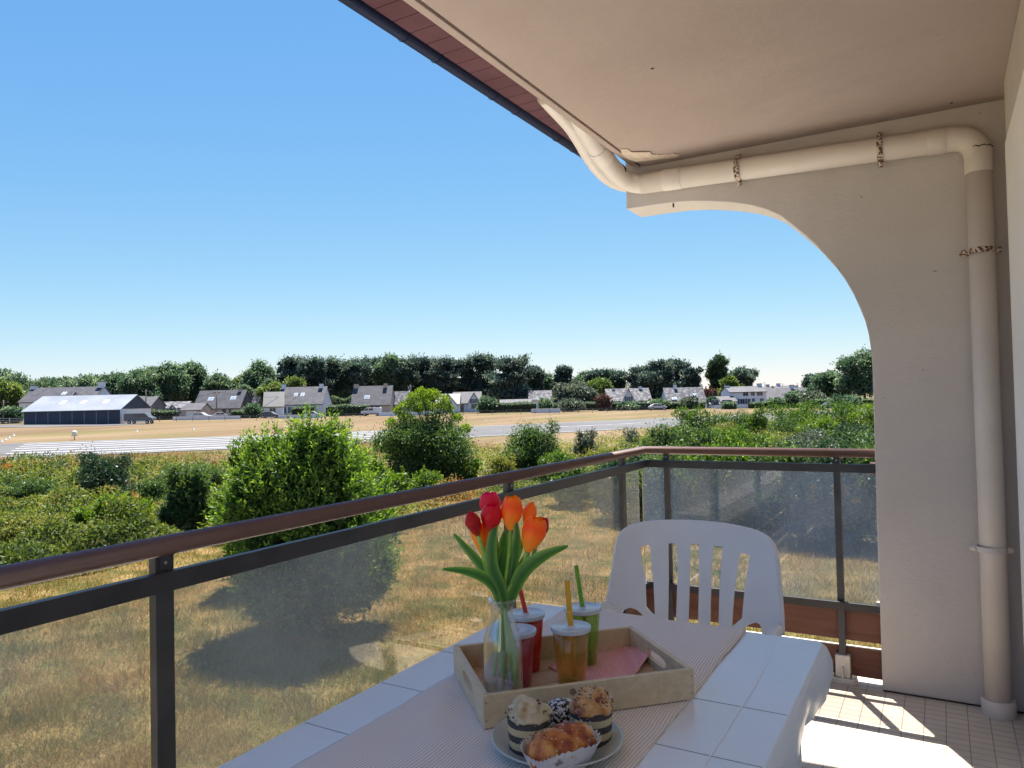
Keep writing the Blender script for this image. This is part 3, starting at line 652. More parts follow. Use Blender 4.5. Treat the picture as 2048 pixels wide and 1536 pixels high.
def tulip(base, tip, wpx, off, material, label, stem_mid, stem_end, open_=.0, grp=None):
    Bp = vp(VB, *base, off); Tp = vp(VB, *tip, off*1.0); ax = Tp-Bp; L = np.linalg.norm(ax); ax = ax/L; Rm = wpx/1205/2*(1+off/1.22)
    t_ = empty('tulip', Bp, label, 'flower', 'artificial tulips in the bottle')
    e1 = np.cross(ax, [0.3, .9, .1]); e1 /= np.linalg.norm(e1); e2 = np.cross(ax, e1)
    a0 = rng.uniform(0, 6)
    for layer in (0, 1):
        for k in range(3):
            ph = a0+k*2*math.pi/3+layer*math.pi/3; m = MB(); nu, nt_ = 8, 12; vs = []; at = []
            for i in range(nt_+1):
                t = i/nt_; rr = Rm*(math.sin(min(t*1.25+.12, 1.0)*math.pi/2)**.8 if t < .55 else 1-.50*((t-.55)/.45)**1.5*(1-open_))*(1-.07*layer); 
                if t == 0: rr = Rm*.25
                hw = (1.18 if layer == 0 else 1.12)*(math.sin(math.pi*min(t*.9+.1, 1))**.38 if t < .62 else (max(0, 1-((t-.62)/.38)**2.0))**.55)
                for j in range(nu+1):
                    s_ = j/nu*2-1; an = ph+s_*hw*(.95); r2 = rr*(1+.03*(1-s_*s_)+.05*layer*0)
                    z = L*(t*(1.0 if layer == 0 else .97))+.0
                    p = Bp+e1*math.cos(an)*r2+e2*math.sin(an)*r2+ax*z; vs.append(p); at.append(min(1, max(0, t+rng.normal()*.02-.10*(s_**2)*.5)))
            m.add(vs, [(i*(nu+1)+j, i*(nu+1)+j+1, (i+1)*(nu+1)+j+1, (i+1)*(nu+1)+j) for i in range(nt_) for j in range(nu)], at)
            m.build('petal', material, t_, smooth=True, attr=True)
    S2 = vp(VB, *stem_mid, 0); S2 = VB*np.array([1, 1, 0])+np.array([0, 0, S2[2]])+(S2*np.array([1, 1, 0])-VB*np.array([1, 1, 0]))*.6; S3 = vp(VB, *stem_end, 0)
    jit = rng.uniform(-.008, .008, 2); S3 = S3+np.array([*jit, 0])
    path = smooth_path([tuple(Bp-ax*.0), tuple(Bp-ax*.03+np.array([0, 0, -.004])), tuple((S2+Bp)/2+np.array([0, 0, -.004])), tuple(S2), tuple((S2*.45+S3*.55)), tuple(S3)], 5)
    MB().tube(path, .0033, 10).build('stem', M_STEM, t_, smooth=True)
    return t_
def tleaf(path_px, offs, wpx, parent, bend=.18, side=None):
    pts = [vp(VB, x, y, o) for (x, y), o in zip(path_px, offs)]; pts = smooth_path([tuple(p) for p in pts], 6); n = len(pts)
    W_ = [max(.0012, .86*wpx/1205*math.sin(math.pi*min(1, (i/(n-1))*.93+.05))**.75*(1 if i/(n-1) < .6 else 1)) for i in range(n)]
    d = Vector(pts[-1])-Vector(pts[0]); sd = side if side is not None else (RH[0]*d.z, RH[1]*d.z, -(d.x*RH[0]+d.y*RH[1]))
    return MB().ribbon(pts, W_, sd, bend, 6).build('leaf', M_TLEAF, parent, smooth=True, attr=True)
t1 = tulip((986, 1040), (976, 984), 44, .03, M_PINK, 'crimson pink tulip, the tallest bloom at the back', (1006, 1200), (985, 1352), .3)
t2 = tulip((981, 1064), (984, 1008), 44, -.005, M_RED, 'bright red tulip in front of the crimson one', (1008, 1202), (1003, 1350), .2)
t3 = tulip((956, 1071), (938, 1023), 33, -.015, M_DRED, 'closed dark red tulip bud leaning left over orange blooms', (1002, 1198), (994, 1356), -.5)
t4 = tulip((966, 1110), (944, 1026), 29, .006, M_YEL, 'slim yellow orange tulip drooping below the dark red bud', (1004, 1205), (1012, 1360), -.3)
t4b = tulip((972, 1094), (970, 1040), 25, .012, M_ORG, 'small orange tulip tucked under the bright red one', (1007, 1205), (1018, 1362), -.3)
t5 = tulip((1021, 1060), (1026, 991), 45, .0, M_ORG, 'upright orange tulip with yellow tipped petals in the middle', (1010, 1200), (1030, 1374), .25)
t6 = tulip((1052, 1054), (1065, 1003), 30, .03, M_YEL, 'pale orange pointed tulip behind the large right one', (1013, 1200), (1036, 1376), -.6)
t8 = tulip((1074, 1082), (1090, 1034), 30, .025, M_DRED, 'dark red tulip almost hidden behind the large orange one', (1014, 1204), (1046, 1340), -.2)
t7 = tulip((1054, 1103), (1078, 1034), 50, -.012, M_ORG, 'large orange tulip leaning right with yellow base', (1013, 1202), (1040, 1378), .25)
tleaf([(1019, 1222), (1000, 1190), (975, 1160), (935, 1144), (885, 1138)], [0, -.005, -.015, -.03, -.05], 27, t3)
tleaf([(1000, 1215), (992, 1185), (968, 1140), (935, 1100), (907, 1067)], [0, .0, .01, .02, .03], 24, t4)
tleaf([(1012, 1218), (1003, 1180), (984, 1135), (983, 1085), (995, 1036)], [-.004, -.01, -.02, -.02, -.01], 30, t2)
tleaf([(1014, 1215), (1020, 1160), (1030, 1110), (1033, 1075), (1032, 1040)], [.004, .0, .0, -.01, -.01], 25, t5)
tleaf([(1018, 1218), (1028, 1180), (1050, 1140), (1088, 1112), (1136, 1092)], [-.004, -.008, -.02, -.03, -.05], 34, t7)
tleaf([(1010, 1210), (1005, 1160), (1006, 1100), (1011, 1060)], [.012, .02, .02, .02], 30, t1)
tleaf([(1014, 1210), (1015, 1150), (1018, 1110), (1022, 1075)], [.008, .01, .012, .015], 22, t6)
tleaf([(1003, 1212), (1000, 1170), (1000, 1130), (1008, 1092)], [0, -.004, .006, .008], 22, t4b)
tleaf([(1018, 1212), (1032, 1170), (1045, 1130), (1060, 1098)], [.008, .01, .012, .014], 22, t8)

# plate of pastries
PZ = ZT+.0032; PC = (.786, -2.541)
pl = MB().lathe([(0, 0), (.052, 0), (.058, .0015), (.082, .009), (.0965, .0165), (.0985, .0185), (.0975, .0198), (.0945, .0190), (.080, .0118), (.058, .0048), (.05, .0040), (0, .0040)], (PC[0], PC[1], PZ), 72)
plate = pl.build('plate', mat('glazed_plate', (.50, .53, .51), .12, spec=.6), None, (PC[0], PC[1], PZ), smooth=True)
tag(plate, 'round pale glazed plate holding four pastries in front of the tray', 'plate')
def band_mat(name, z0, step, a, b, n=5):
    m, t, p = new_mat(name); tc = N(t, 'ShaderNodeTexCoord'); s_ = N(t, 'ShaderNodeSeparateXYZ'); t.links.new(tc.outputs['Object'], s_.inputs[0])
    mu = N(t, 'ShaderNodeMath', operation='MULTIPLY_ADD'); mu.inputs[1].default_value = 1/(step*2); mu.inputs[2].default_value = -z0/(step*2); t.links.new(s_.outputs[2], mu.inputs[0])
    fr_ = N(t, 'ShaderNodeMath', operation='FRACT'); t.links.new(mu.outputs[0], fr_.inputs[0]); gt = N(t, 'ShaderNodeMath', operation='GREATER_THAN'); gt.inputs[1].default_value = .5; t.links.new(fr_.outputs[0], gt.inputs[0])
    mx = N(t, 'ShaderNodeMix', data_type='RGBA'); mx.inputs[6].default_value = (*a, 1); mx.inputs[7].default_value = (*b, 1); t.links.new(gt.outputs[0], mx.inputs[0]); t.links.new(mx.outputs[2], p.inputs['Base Color']); p.inputs['Roughness'].default_value = .7; return m
def dough_mat(name, stops, sc=55, spk=None):
    m, t, p = new_mat(name); tc = N(t, 'ShaderNodeTexCoord'); n = N(t, 'ShaderNodeTexNoise'); n.inputs['Scale'].default_value = sc; n.inputs['Detail'].default_value = 5
    t.links.new(tc.outputs['Object'], n.inputs['Vector']); r = ramp(t, stops); t.links.new(n.outputs[0], r.inputs[0]); out = r.outputs[0]
    if spk:
        v = N(t, 'ShaderNodeTexNoise'); v.inputs['Scale'].default_value = spk[1]; v.inputs['Detail'].default_value = 2; t.links.new(tc.outputs['Object'], v.inputs['Vector'])
        n2 = N(t, 'ShaderNodeTexNoise'); n2.inputs['Scale'].default_value = 38; t.links.new(tc.outputs['Object'], n2.inputs['Vector'])
        ad = N(t, 'ShaderNodeMath', operation='MULTIPLY'); t.links.new(v.outputs[0], ad.inputs[0]); t.links.new(n2.outputs[0], ad.inputs[1])
        r2 = ramp(t, [(spk[2], (0,)*3), (spk[2]+.03, (1,)*3)]); t.links.new(ad.outputs[0], r2.inputs[0])
        mx = N(t, 'ShaderNodeMix', data_type='RGBA'); t.links.new(r2.outputs[0], mx.inputs[0]); t.links.new(out, mx.inputs[6]); mx.inputs[7].default_value = (*spk[0], 1); out = mx.outputs[2]
    t.links.new(out, p.inputs['Base Color']); p.inputs['Roughness'].default_value = .5
    b = N(t, 'ShaderNodeBump'); b.inputs['Strength'].default_value = .6; b.inputs['Distance'].default_value = .002; n3 = N(t, 'ShaderNodeTexNoise'); n3.inputs['Scale'].default_value = 160; n3.inputs['Detail'].default_value = 4; t.links.new(tc.outputs['Object'], n3.inputs['Vector'])
    t.links.new(n3.outputs[0], b.inputs['Height']); t.links.new(b.outputs[0], p.inputs['Normal']); return m
def lump(mb, c, r, amp, s, o, n=40, m=22, zmin=-1.0):
    vs = []
    for i in range(m+1):
        th = math.pi*i/m
        for k in range(n):
            ph = 2*math.pi*k/n; d = (math.sin(th)*math.cos(ph), math.sin(th)*math.sin(ph), math.cos(th)); q_ = 1+amp*(nz(d, s, o)+.45*nz(d, s*2.4, o+5))
            vs.append((c[0]+r[0]*d[0]*q_, c[1]+r[1]*d[1]*q_, c[2]+max(zmin*r[2], r[2]*d[2]*q_)))
    return mb.add(vs, [(i*n+k, i*n+(k+1) % n, (i+1)*n+(k+1) % n, (i+1)*n+k) for i in range(m) for k in range(n)])
def crumbs(parent, c, r, n, size, mat_, seed, cone=.9):
    g = random.Random(seed); m = MB()
    for _ in range(n):
        a = g.uniform(0, 6.28); z = g.uniform(1-cone, 1); s_ = math.sqrt(max(0, 1-z*z)); p = (c[0]+r[0]*s_*math.cos(a)*1.03, c[1]+r[1]*s_*math.sin(a)*1.03, c[2]+r[2]*z*1.02); q_ = size*g.uniform(.5, 1.3)
        lump(m, p, (q_, q_*g.uniform(.6, 1.2), q_*.7), .3, 2, g.uniform(0, 50), 6, 4)
    o = m.build('crumb', mat_, parent); return tag(o, None, None, None, 'stuff')
def cup(name, c, label, seed):
    rr = .0318; hh = .050
    t_ = empty(name, c, label, 'muffin', 'muffins on the plate')
    def wob(an, i): return 1+.012*math.sin(an*24)+.01*math.sin(an*3+seed)
    MB().lathe([(0, 0), (rr*.94, 0), (rr*.95, .001), (rr*.97, hh*.4), (rr*1.0, hh*.8), (rr*1.02, hh), (rr*.99, hh-.001), (rr*.96, hh*.8), (rr*.9, hh*.7), (0, hh*.7)], c, 96, lambda an, i: wob(an, i) if 0 < i < 7 else 1).build('paper_cup', M_BAND, t_, smooth=True)
    return t_, rr, hh
M_BAND = band_mat('striped_paper', .0, .0101, (.055, .048, .05), (.56, .47, .27))
M_CRUMB = mat('sugar_crumb', (.68, .60, .50), .6); M_CRUMB2 = mat('brown_crumb', (.16, .05, .035), .6)
P1 = onz(1060, 1500, PZ+.004); P1 = (P1[0], P1[1], PZ+.0045)
m1, rr, hh = cup('muffin', P1, 'muffin with pale greenish icing in a striped paper cup, left on the plate', 1)
mb_ = MB(); lump(mb_, (P1[0], P1[1], P1[2]+hh*.98), (.0318, .0318, .014), .16, 2.2, 11, zmin=-.12); lump(mb_, (P1[0]-.006, P1[1]-.004, P1[2]+hh+.010), (.023, .021, .015), .30, 2.0, 4); lump(mb_, (P1[0]+.015, P1[1]+.008, P1[2]+hh+.005), (.017, .016, .011), .3, 2.2, 9)
mb_.build('top', dough_mat('iced_dough', [(.3, (.34, .17, .06)), (.42, (.55, .40, .22)), (.52, (.62, .53, .38)), (.68, (.50, .45, .26))], 42, ((.22, .04, .04), 60, .36)), m1, smooth=True)
crumbs(m1, (P1[0], P1[1]-.002, P1[2]+hh+.003), (.033, .033, .018), 26, .0016, M_CRUMB2, 3)
P2 = onz(1183, 1481, PZ+.004); P2 = (P2[0], P2[1], PZ+.0045)
m2, rr, hh = cup('muffin', P2, 'golden muffin with brown crumb top in a striped paper cup, right on the plate', 2)
mb_ = MB(); lump(mb_, (P2[0], P2[1], P2[2]+hh*.98), (.0325, .0320, .016), .16, 2.4, 21, zmin=-.12); lump(mb_, (P2[0]+.002, P2[1]+.006, P2[2]+hh+.012), (.022, .019, .014), .32, 2.4, 14); lump(mb_, (P2[0]-.008, P2[1]-.012, P2[2]+hh+.006), (.018, .016, .012), .22, 2, 31)
mb_.build('top', dough_mat('golden_dough', [(.3, (.28, .075, .03)), (.43, (.50, .20, .06)), (.56, (.64, .40, .17)), (.7, (.70, .52, .30))], 48, ((.25, .07, .05), 90, .33)), m2, smooth=True)
crumbs(m2, (P2[0]+.002, P2[1]+.002, P2[2]+hh+.006), (.030, .030, .021), 40, .0012, M_CRUMB, 5)
crumbs(m2, (P2[0]+.002, P2[1]+.002, P2[2]+hh+.006), (.030, .030, .021), 50, .0016, M_CRUMB2, 6)
# loaf shaped pastry in a fluted paper case
La = onz(1078, 1522, PZ+.028); Lb = onz(1166, 1488, PZ+.028); LCx, LCy = (La[0]+Lb[0])/2, (La[1]+Lb[1])/2; lu = (Lb-La)[:2]; lu = lu/np.linalg.norm(lu); lv = np.array([-lu[1], lu[0]])
lf = empty('pastry', (LCx, LCy, PZ+.0045), 'glazed braided pastry with sugar grains in a white fluted paper case', 'pastry')
def lp(a, b, z): return (LCx+lu[0]*a+lv[0]*b, LCy+lu[1]*a+lv[1]*b, PZ+.0045+z)
m = MB(lambda p: lp(*p)); vs = []; nA, nB = 60, 44
for i in range(nA+1):
    t = i/nA*2-1; e = math.sqrt(max(0, 1-abs(t)**3.2))
    for k in range(nB):
        an = 2*math.pi*k/nB; y_ = .028*math.cos(an)*e; z_ = .030+.027*math.sin(an)*(e**.8)
        rid = abs(math.sin((t*.053*95+y_*40)))**.55; f_ = 1+.26*(rid-.6)*(1 if math.sin(an) > -.1 else 0)+.05*nz((t*3, an, 0), 2, 3)
        vs.append((t*.053, y_*f_, .030+(z_-.030)*f_))
m.add(vs, [(i*nB+k, i*nB+(k+1) % nB, (i+1)*nB+(k+1) % nB, (i+1)*nB+k) for i in range(nA) for k in range(nB)])
def loaf_mat():
    mm = dough_mat('glazed_dough', [(.34, (.12, .022, .012)), (.44, (.40, .09, .022)), (.54, (.66, .27, .07)), (.68, (.78, .46, .18))], 30); return mm
m.build('top', loaf_mat(), lf, smooth=True)
g = random.Random(9); cm_ = MB(lambda p: lp(*p)); cm2 = MB(lambda p: lp(*p))
for i in range(120):
    t = g.uniform(-.85, .85); an = g.uniform(.35, 2.8); q_ = g.uniform(.0007, .0015); lump(cm_ if i % 3 else cm2, (t*.053, .0290*math.cos(an), .0305+.0285*math.sin(an)), (q_, q_, q_*.7), .2, 2, i, 6, 4)
tag(cm_.build('crumb', M_CRUMB, lf), kind='stuff'); tag(cm2.build('crumb', M_CRUMB2, lf), kind='stuff')
pc = MB(lambda p: lp(*p)); vs = []; n_ = 160; rws = [(.040, .018, .0), (.044, .021, .007), (.050, .0275, .020), (.0555, .032, .033), (.0580, .0342, .0375)]
for j, (a, b, z) in enumerate(rws):
    for k in range(n_):
        an = 2*math.pi*k/n_; fl = 1+.028*(j/4)*math.sin(an*40)
        sg = lambda c_: math.copysign(abs(c_)**.62, c_)
        vs.append((a*sg(math.cos(an))*fl, b*sg(math.sin(an))*fl, z+(.004*math.sin(an*3+1)+.002*math.sin(an*40) if j == 4 else 0)))
pc.add(vs, [(j*n_+k, j*n_+(k+1) % n_, (j+1)*n_+(k+1) % n_, (j+1)*n_+k) for j in range(4) for k in range(n_)]+[tuple(range(n_))[::-1]])
pc.build('paper_case', mat('white_greased_paper', (.66, .65, .68), .6, (.26, .17, .15), 32, .2, 100, lo=.60, hi=.68), lf, smooth=True, solid=.0006)
# chocolate cake in a splattered black paper cup, behind
P4 = onz(1124, 1465, PZ+.004); P4 = (P4[0], P4[1], PZ+.0045)
bt = empty('cupcake', P4, 'dark cupcake in a black paper case with white splatter, behind the others', 'cupcake')
MB().lathe([(0, 0), (.019, 0), (.0245, .040), (.0225, .040), (.018, .03), (0, .03)], P4, 96, lambda an, i: 1+(.03*math.sin(an*28) if i in (2, 3) else 0)).build('paper_case', mat('splattered_paper', (.012, .01, .012), .5, (.75, .75, .78), 170, lo=.50, hi=.54), bt, smooth=True)
mb_ = MB(); lump(mb_, (P4[0], P4[1], P4[2]+.038), (.0215, .0215, .012), .15, 2, 3); mb_.build('top', mat('splattered_icing', (.02, .012, .012), .5, (.72, .72, .75), 150, .4, 200, lo=.49, hi=.53), bt, smooth=True)

# ------------------------------------------------------------------ resin garden chair at the far end of the table
CX = .652
def cy_at(x, z): return -1.375-.065*abs((x-CX)/.24)**2.6+.20*(z-.62)
def chp(px, py, iters=6):
    y = -1.38
    for _ in range(iters): p = ony(px, py, y); y = cy_at(p[0], p[2])
    return p
Zq = lambda pts: [(1180+a/5.12, 1020+b/5.12) for a, b in pts]
out = Zq([(80, 1075), (120, 1040), (160, 1005), (188, 900), (210, 760), (240, 600), (262, 440), (282, 330), (310, 262), (360, 212), (420, 183), (500, 155), (620, 138), (740, 131), (860, 130), (980, 131), (1100, 136), (1230, 147), (1350, 160), (1480, 182), (1600, 208), (1690, 235), (1760, 265), (1820, 308), (1862, 360), (1888, 420), (1905, 500), (1918, 640), (1932, 800), (1945, 950), (1955, 1120), (1960, 1290)])
out2 = [(p[0], p[2]) for p in (chp(*q_) for q_ in out)]
zb = .44; xl, xr = out2[0][0]+.03, out2[-1][0]-.01
outline = out2+[(xr, .55), (xr-.02, zb), (xl+.04, zb), (xl+.01, .55)]
slots_px = [[(515, 378), (612, 352), (625, 420), (640, 600), (655, 740), (670, 1085), (620, 1045), (575, 990), (565, 745), (540, 560)],
 [(800, 340), (885, 335), (900, 480), (907, 600), (898, 740), (890, 1000), (882, 1180), (795, 1180), (803, 750)],
 [(1028, 345), (1120, 345), (1120, 770), (1110, 1230), (1003, 1230), (1018, 770)],
 [(1262, 365), (1358, 370), (1330, 800), (1318, 1290), (1226, 1290), (1238, 800)],
 [(1540, 430), (1640, 462), (1585, 820), (1560, 1105), (1450, 1200), (1480, 810)],
 [(318, 1070), (350, 1020), (410, 997), (470, 1010), (535, 1060), (560, 1130), (540, 1180), (330, 1180)],
 [(1578, 1215), (1620, 1175), (1700, 1147), (1740, 1165), (1762, 1210), (1770, 1330), (1590, 1330), (1560, 1270)]]
slots = [[(p[0], p[2]) for p in (chp(*q_) for q_ in Zq(s_))] for s_ in slots_px]
ch = empty('plastic_chair', (CX, -1.55, 0), 'white plastic garden chair with slotted rounded back at the far end of the table', 'chair')
def chf(u, v, s_): return (u, cy_at(u, v)+(-.0045 if s_ else .0045)-.012*max(0, (v-.86)/.03)**2*0, v)
bk = holed(outline, slots, chf, .009, grid=.016)
recalc(bk.build('backrest', M_RESIN, ch, smooth=False, bevel=.0022))
# rolled rim along the back's edge
MB().tube(smooth_path([(a, cy_at(a, b)+.006, b) for a, b in out2], 2), .0085, 10).build('rim', M_RESIN, ch, smooth=True)
sm = MB(); ns = 20; vs = []
for j in range(ns+1):
    for i in range(ns+1):
        u = i/ns*2-1; v = j/ns; x = CX+u*(.205+.03*v); y = -1.43-.42*v; z = .435-.018*(1-u*u)*math.sin(math.pi*min(1, v*1.1))+(-.03*max(0, (v-.85)/.15)**2)
        vs.append((x, y, z))
sm.add(vs, [(j*(ns+1)+i, j*(ns+1)+i+1, (j+1)*(ns+1)+i+1, (j+1)*(ns+1)+i) for j in range(ns) for i in range(ns)])
sm.build('seat', M_RESIN, ch, smooth=True, solid=.008)
for sx in (-1, 1):
    MB().tube([(CX+sx*.205, -1.42, .44), (CX+sx*.225, -1.36, .004)], [.026, .017], 14).build('leg', M_RESIN, ch, smooth=True)
    MB().tube([(CX+sx*.215, -1.80, .43), (CX+sx*.235, -1.84, .004)], [.026, .017], 14).build('leg', M_RESIN, ch, smooth=True)
    ar = MB(); ar.tube(smooth_path([(CX+sx*.238, -1.42, .62), (CX+sx*.252, -1.52, .645), (CX+sx*.258, -1.68, .64), (CX+sx*.250, -1.80, .60), (CX+sx*.232, -1.82, .43)], 5), .016, 12); ar.build('armrest', M_RESIN, ch, smooth=True)

# ------------------------------------------------------------------ ground, runway, field
def ground_mat():
    m, t, p = new_mat('dry_grass_ground'); tc = N(t, 'ShaderNodeTexCoord'); at = N(t, 'ShaderNodeAttribute', attribute_name='zone')
    def ns(sc, de=6, dist=0, stretch=None):
        n = N(t, 'ShaderNodeTexNoise'); n.inputs['Scale'].default_value = sc; n.inputs['Detail'].default_value = de; n.inputs['Distortion'].default_value = dist
        src = tc.outputs['Object']
        if stretch: mp = N(t, 'ShaderNodeMapping'); mp.inputs['Scale'].default_value = stretch; mp.inputs['Rotation'].default_value = (0, 0, math.radians(58)); t.links.new(src, mp.inputs[0]); src = mp.outputs[0]
        t.links.new(src, n.inputs['Vector']); return n.outputs[0]
    def mix(f, a, b, typ='MIX', fac=None):
        x = N(t, 'ShaderNodeMix', data_type='RGBA', blend_type=typ)
        if f is None: x.inputs[0].default_value = fac
        else: t.links.new(f, x.inputs[0])
        for s_, v in ((6, a), (7, b)):
            if hasattr(v, 'links'): t.links.new(v, x.inputs[s_])
            else: x.inputs[s_].default_value = (*v, 1)
        return x.outputs[2]
    r1 = ramp(t, [(.30, (.055, .07, .018)), (.42, (.12, .105, .032)), (.54, (.215, .145, .055)), (.72, (.30, .205, .09))]); t.links.new(ns(1.3, 9, .4), r1.inputs[0])
    near = r1.outputs[0]
    r2 = ramp(t, [(.3, (.14, .092, .052)), (.5, (.19, .130, .076)), (.7, (.235, .168, .102))]); t.links.new(ns(.12, 10, .3, (1, .18, 1)), r2.inputs[0])
    far = r2.outputs[0]
    base = mix(at.outputs['Fac'], near, far)
    g = ramp(t, [(.50, (0,)*3), (.66, (.75,)*3)]); t.links.new(ns(.16, 7, .5, (1, .25, 1)), g.inputs[0])
    base = mix(g.outputs[0], base, (.13, .125, .042))
    fine = ramp(t, [(.25, (.55,)*3), (.75, (1.25,)*3)]); t.links.new(ns(16, 8), fine.inputs[0])
    base = mix(None, base, fine.outputs[0], 'MULTIPLY', 1.0)
    t.links.new(base, p.inputs['Base Color']); p.inputs['Roughness'].default_value = .95; p.inputs['Specular IOR Level'].default_value = .1
    b = N(t, 'ShaderNodeBump'); b.inputs['Strength'].default_value = .8; b.inputs['Distance'].default_value = .05; t.links.new(ns(9, 8), b.inputs['Height']); t.links.new(b.outputs[0], p.inputs['Normal']); return m
rad = [0, 2, 4, 6, 8, 10, 13, 16, 20, 25, 30, 36, 43, 50, 60, 70, 80, 90, 105, 120, 135, 150, 165, 180, 200, 230, 280, 400, 800, 2400]; NS = 180
vs = [(CAM[0], CAM[1], -2.75)]; zone = [0.0]
for r_ in rad[1:]:
    for k in range(NS):
        a = 2*math.pi*k/NS; x = CAM[0]+r_*math.sin(a); y = CAM[1]+r_*math.cos(a); vs.append((x, y, terrain(x, y))); zone.append(min(1, max(0, (r_-45)/25)))
fs = [(0, 1+(k+1) % NS, 1+k) for k in range(NS)]+[(1+i*NS+k, 1+i*NS+(k+1) % NS, 1+(i+1)*NS+(k+1) % NS, 1+(i+1)*NS+k) for i in range(len(rad)-2) for k in range(NS)]
me = bpy.data.meshes.new('ground'); me.from_pydata(vs, [], fs); me.update(); me.attributes.new('zone', 'FLOAT', 'POINT').data.foreach_set('value', zone); me.materials.append(ground_mat())
me.polygons.foreach_set('use_smooth', [True]*len(me.polygons))
gr = bpy.data.objects.new('ground', me); COL.objects.link(gr); recalc(gr); tag(gr, kind='structure')

tag(MB().box(-4.6, 1.19, -14, 5.0, -2.9, -2.70).build('bounce_slab', mat('pale_bounce_surface', (.60, .56, .50), .9, (.68, .64, .58), 1.5, .3, 30)), kind='structure')  # unseen pale slab, added to bounce sunlight up onto the ceiling
def strip(name, pts2, mat_, dz, parent=None, seg=1, kind='structure'):
    """quad strip that follows the terrain; pts2: list of (left, right) 2-D point pairs"""
    vs = []; fs = []; nw = 6; rows_ = []
    for i in range(len(pts2)-1):
        for k in range(seg+(i == len(pts2)-2)):
            t = k/seg; rows_.append([np.array(pts2[i][s_])*(1-t)+np.array(pts2[i+1][s_])*t for s_ in (0, 1)])
    for a, b in rows_:
        for k in range(nw+1):
            p = a*(1-k/nw)+b*k/nw; vs.append((p[0], p[1], terrain(p[0], p[1])+dz))
    for i in range(len(rows_)-1):
        for k in range(nw): q = i*(nw+1)+k; fs.append((q, q+1, q+nw+2, q+nw+1))
    o = MB().add(vs, fs).build(name, mat_, parent)
    if parent is None: tag(o, kind=kind)
    return o
M_ASPH = mat('runway_asphalt', (.07, .068, .073), .9, (.10, .096, .10), .15, .2, 20, stretch=(1, 1, 1))
M_PAINT = mat('runway_paint', (.30, .30, .31), .8, (.20, .20, .205), 1.2, lo=.45, hi=.75)
M_WORN = mat('worn_paint', (.36, .36, .37), .8, (.19, .185, .19), .6)
RD = np.array([math.sin(math.radians(31.3)), math.cos(math.radians(31.3))]); RN = np.array([-RD[1], RD[0]])   # RN points away from the balcony
R0 = gp(455, 899)[:2]; RW = 23.5
def rp(a, b): return R0+RD*a+RN*b
run_ = strip('runway', [(rp(a, 0), rp(a, RW)) for a in range(-60, 301, 10)], M_ASPH, .04, seg=2)
for i in range(6):
    b = 2.2+i*(RW-5.9)/5; strip('stripe', [(rp(a, b), rp(a, b+1.15)) for a in range(-17, 24, 10)], M_PAINT, .052, run_, 2)
for i in range(6):
    strip('centre_line', [(rp(38+i*40, RW/2-.35), rp(38+i*40, RW/2+.35)), (rp(60+i*40, RW/2-.35), rp(60+i*40, RW/2+.35))], M_WORN, .052, run_, 6)
strip('edge_line', [(rp(-17, RW-.9), rp(-17, RW-.4)), (rp(260, RW-.9), rp(260, RW-.4))], M_WORN, .052, run_, 40)
strip('edge_line', [(rp(-17, .5), rp(-17, .9)), (rp(260, .5), rp(260, .9))], M_WORN, .052, run_, 40)
A1 = [gp(x, y)[:2] for x, y in [(-120, 851), (60, 850), (200, 849.5), (300, 847)]]; A2 = [gp(x, y)[:2] for x, y in [(-120, 856), (60, 855), (200, 852.5), (300, 848.5)]]
strip('apron', [(a, b) for a, b in zip(A2, A1)], M_ASPH, .04, seg=4)

# ------------------------------------------------------------------ vegetation
G3 = lambda c: c
def lm(name, dark, mid, light, tr=.35, rough=.5, spec=.4): return leaf_mat(name, [(0, dark), (.5, tuple(c*1.12 for c in mid)), (1, tuple(c*1.2 for c in light))], rough, tr, spec)
L_LAUREL = lm('laurel_leaves', (.022, .055, .014), (.075, .145, .026), (.20, .29, .05), .42, .5, .28)
L_DARKB = lm('dark_shrub_leaves', (.018, .040, .020), (.035, .068, .030), (.075, .115, .045), .3, .5, .35)
L_BRIGHT = lm('bright_shrub_leaves', (.040, .085, .015), (.11, .19, .028), (.23, .30, .05), .45)
L_ROUND = lm('round_shrub_leaves', (.022, .050, .018), (.065, .12, .03), (.17, .225, .055), .38)
L_GREY = lm('grey_green_leaves', (.055, .075, .050), (.09, .115, .075), (.15, .17, .11), .3)
L_BRAMBLE = leaf_mat('bramble_leaves', [(0, (.035, .06, .015)), (.30, (.09, .135, .03)), (.5, (.16, .20, .045)), (.68, (.22, .22, .06)), (.82, (.30, .24, .08)), (.92, (.24, .09, .045)), (1, (.30, .15, .05))], .6, .35, .3)
L_REED = lm('yellow_green_scrub', (.09, .11, .025), (.17, .19, .045), (.26, .25, .08), .4)
L_STRAW = leaf_mat('straw_grass', [(0, (.04, .085, .014)), (.25, (.10, .12, .025)), (.48, (.20, .15, .045)), (.78, (.31, .205, .08)), (1, (.44, .33, .16))], .8, .3, .1)
M_BARK = mat('bark', (.09, .065, .05), .9, (.14, .10, .075), 6, .5, 30)
L_FBROAD = lm('broadleaf_crown', (.034, .066, .040), (.090, .145, .080), (.19, .245, .13), .42)
L_FLIGHT = lm('light_green_crown', (.05, .09, .025), (.10, .15, .04), (.16, .20, .06), .4)
L_FCYP = lm('cypress_crown', (.024, .044, .040), (.068, .100, .082), (.19, .22, .15), .34)
L_FPINE = lm('pine_crown', (.028, .052, .044), (.080, .122, .090), (.20, .235, .145), .36)
L_FPOP = lm('poplar_crown', (.024, .05, .028), (.045, .08, .035), (.08, .12, .05), .3)
L_FRED = lm('purple_bush_leaves', (.06, .03, .025), (.11, .06, .045), (.16, .10, .06), .25)
M_HEDGE_CORE = mat('shaded_twigs', (.012, .016, .008), .95)

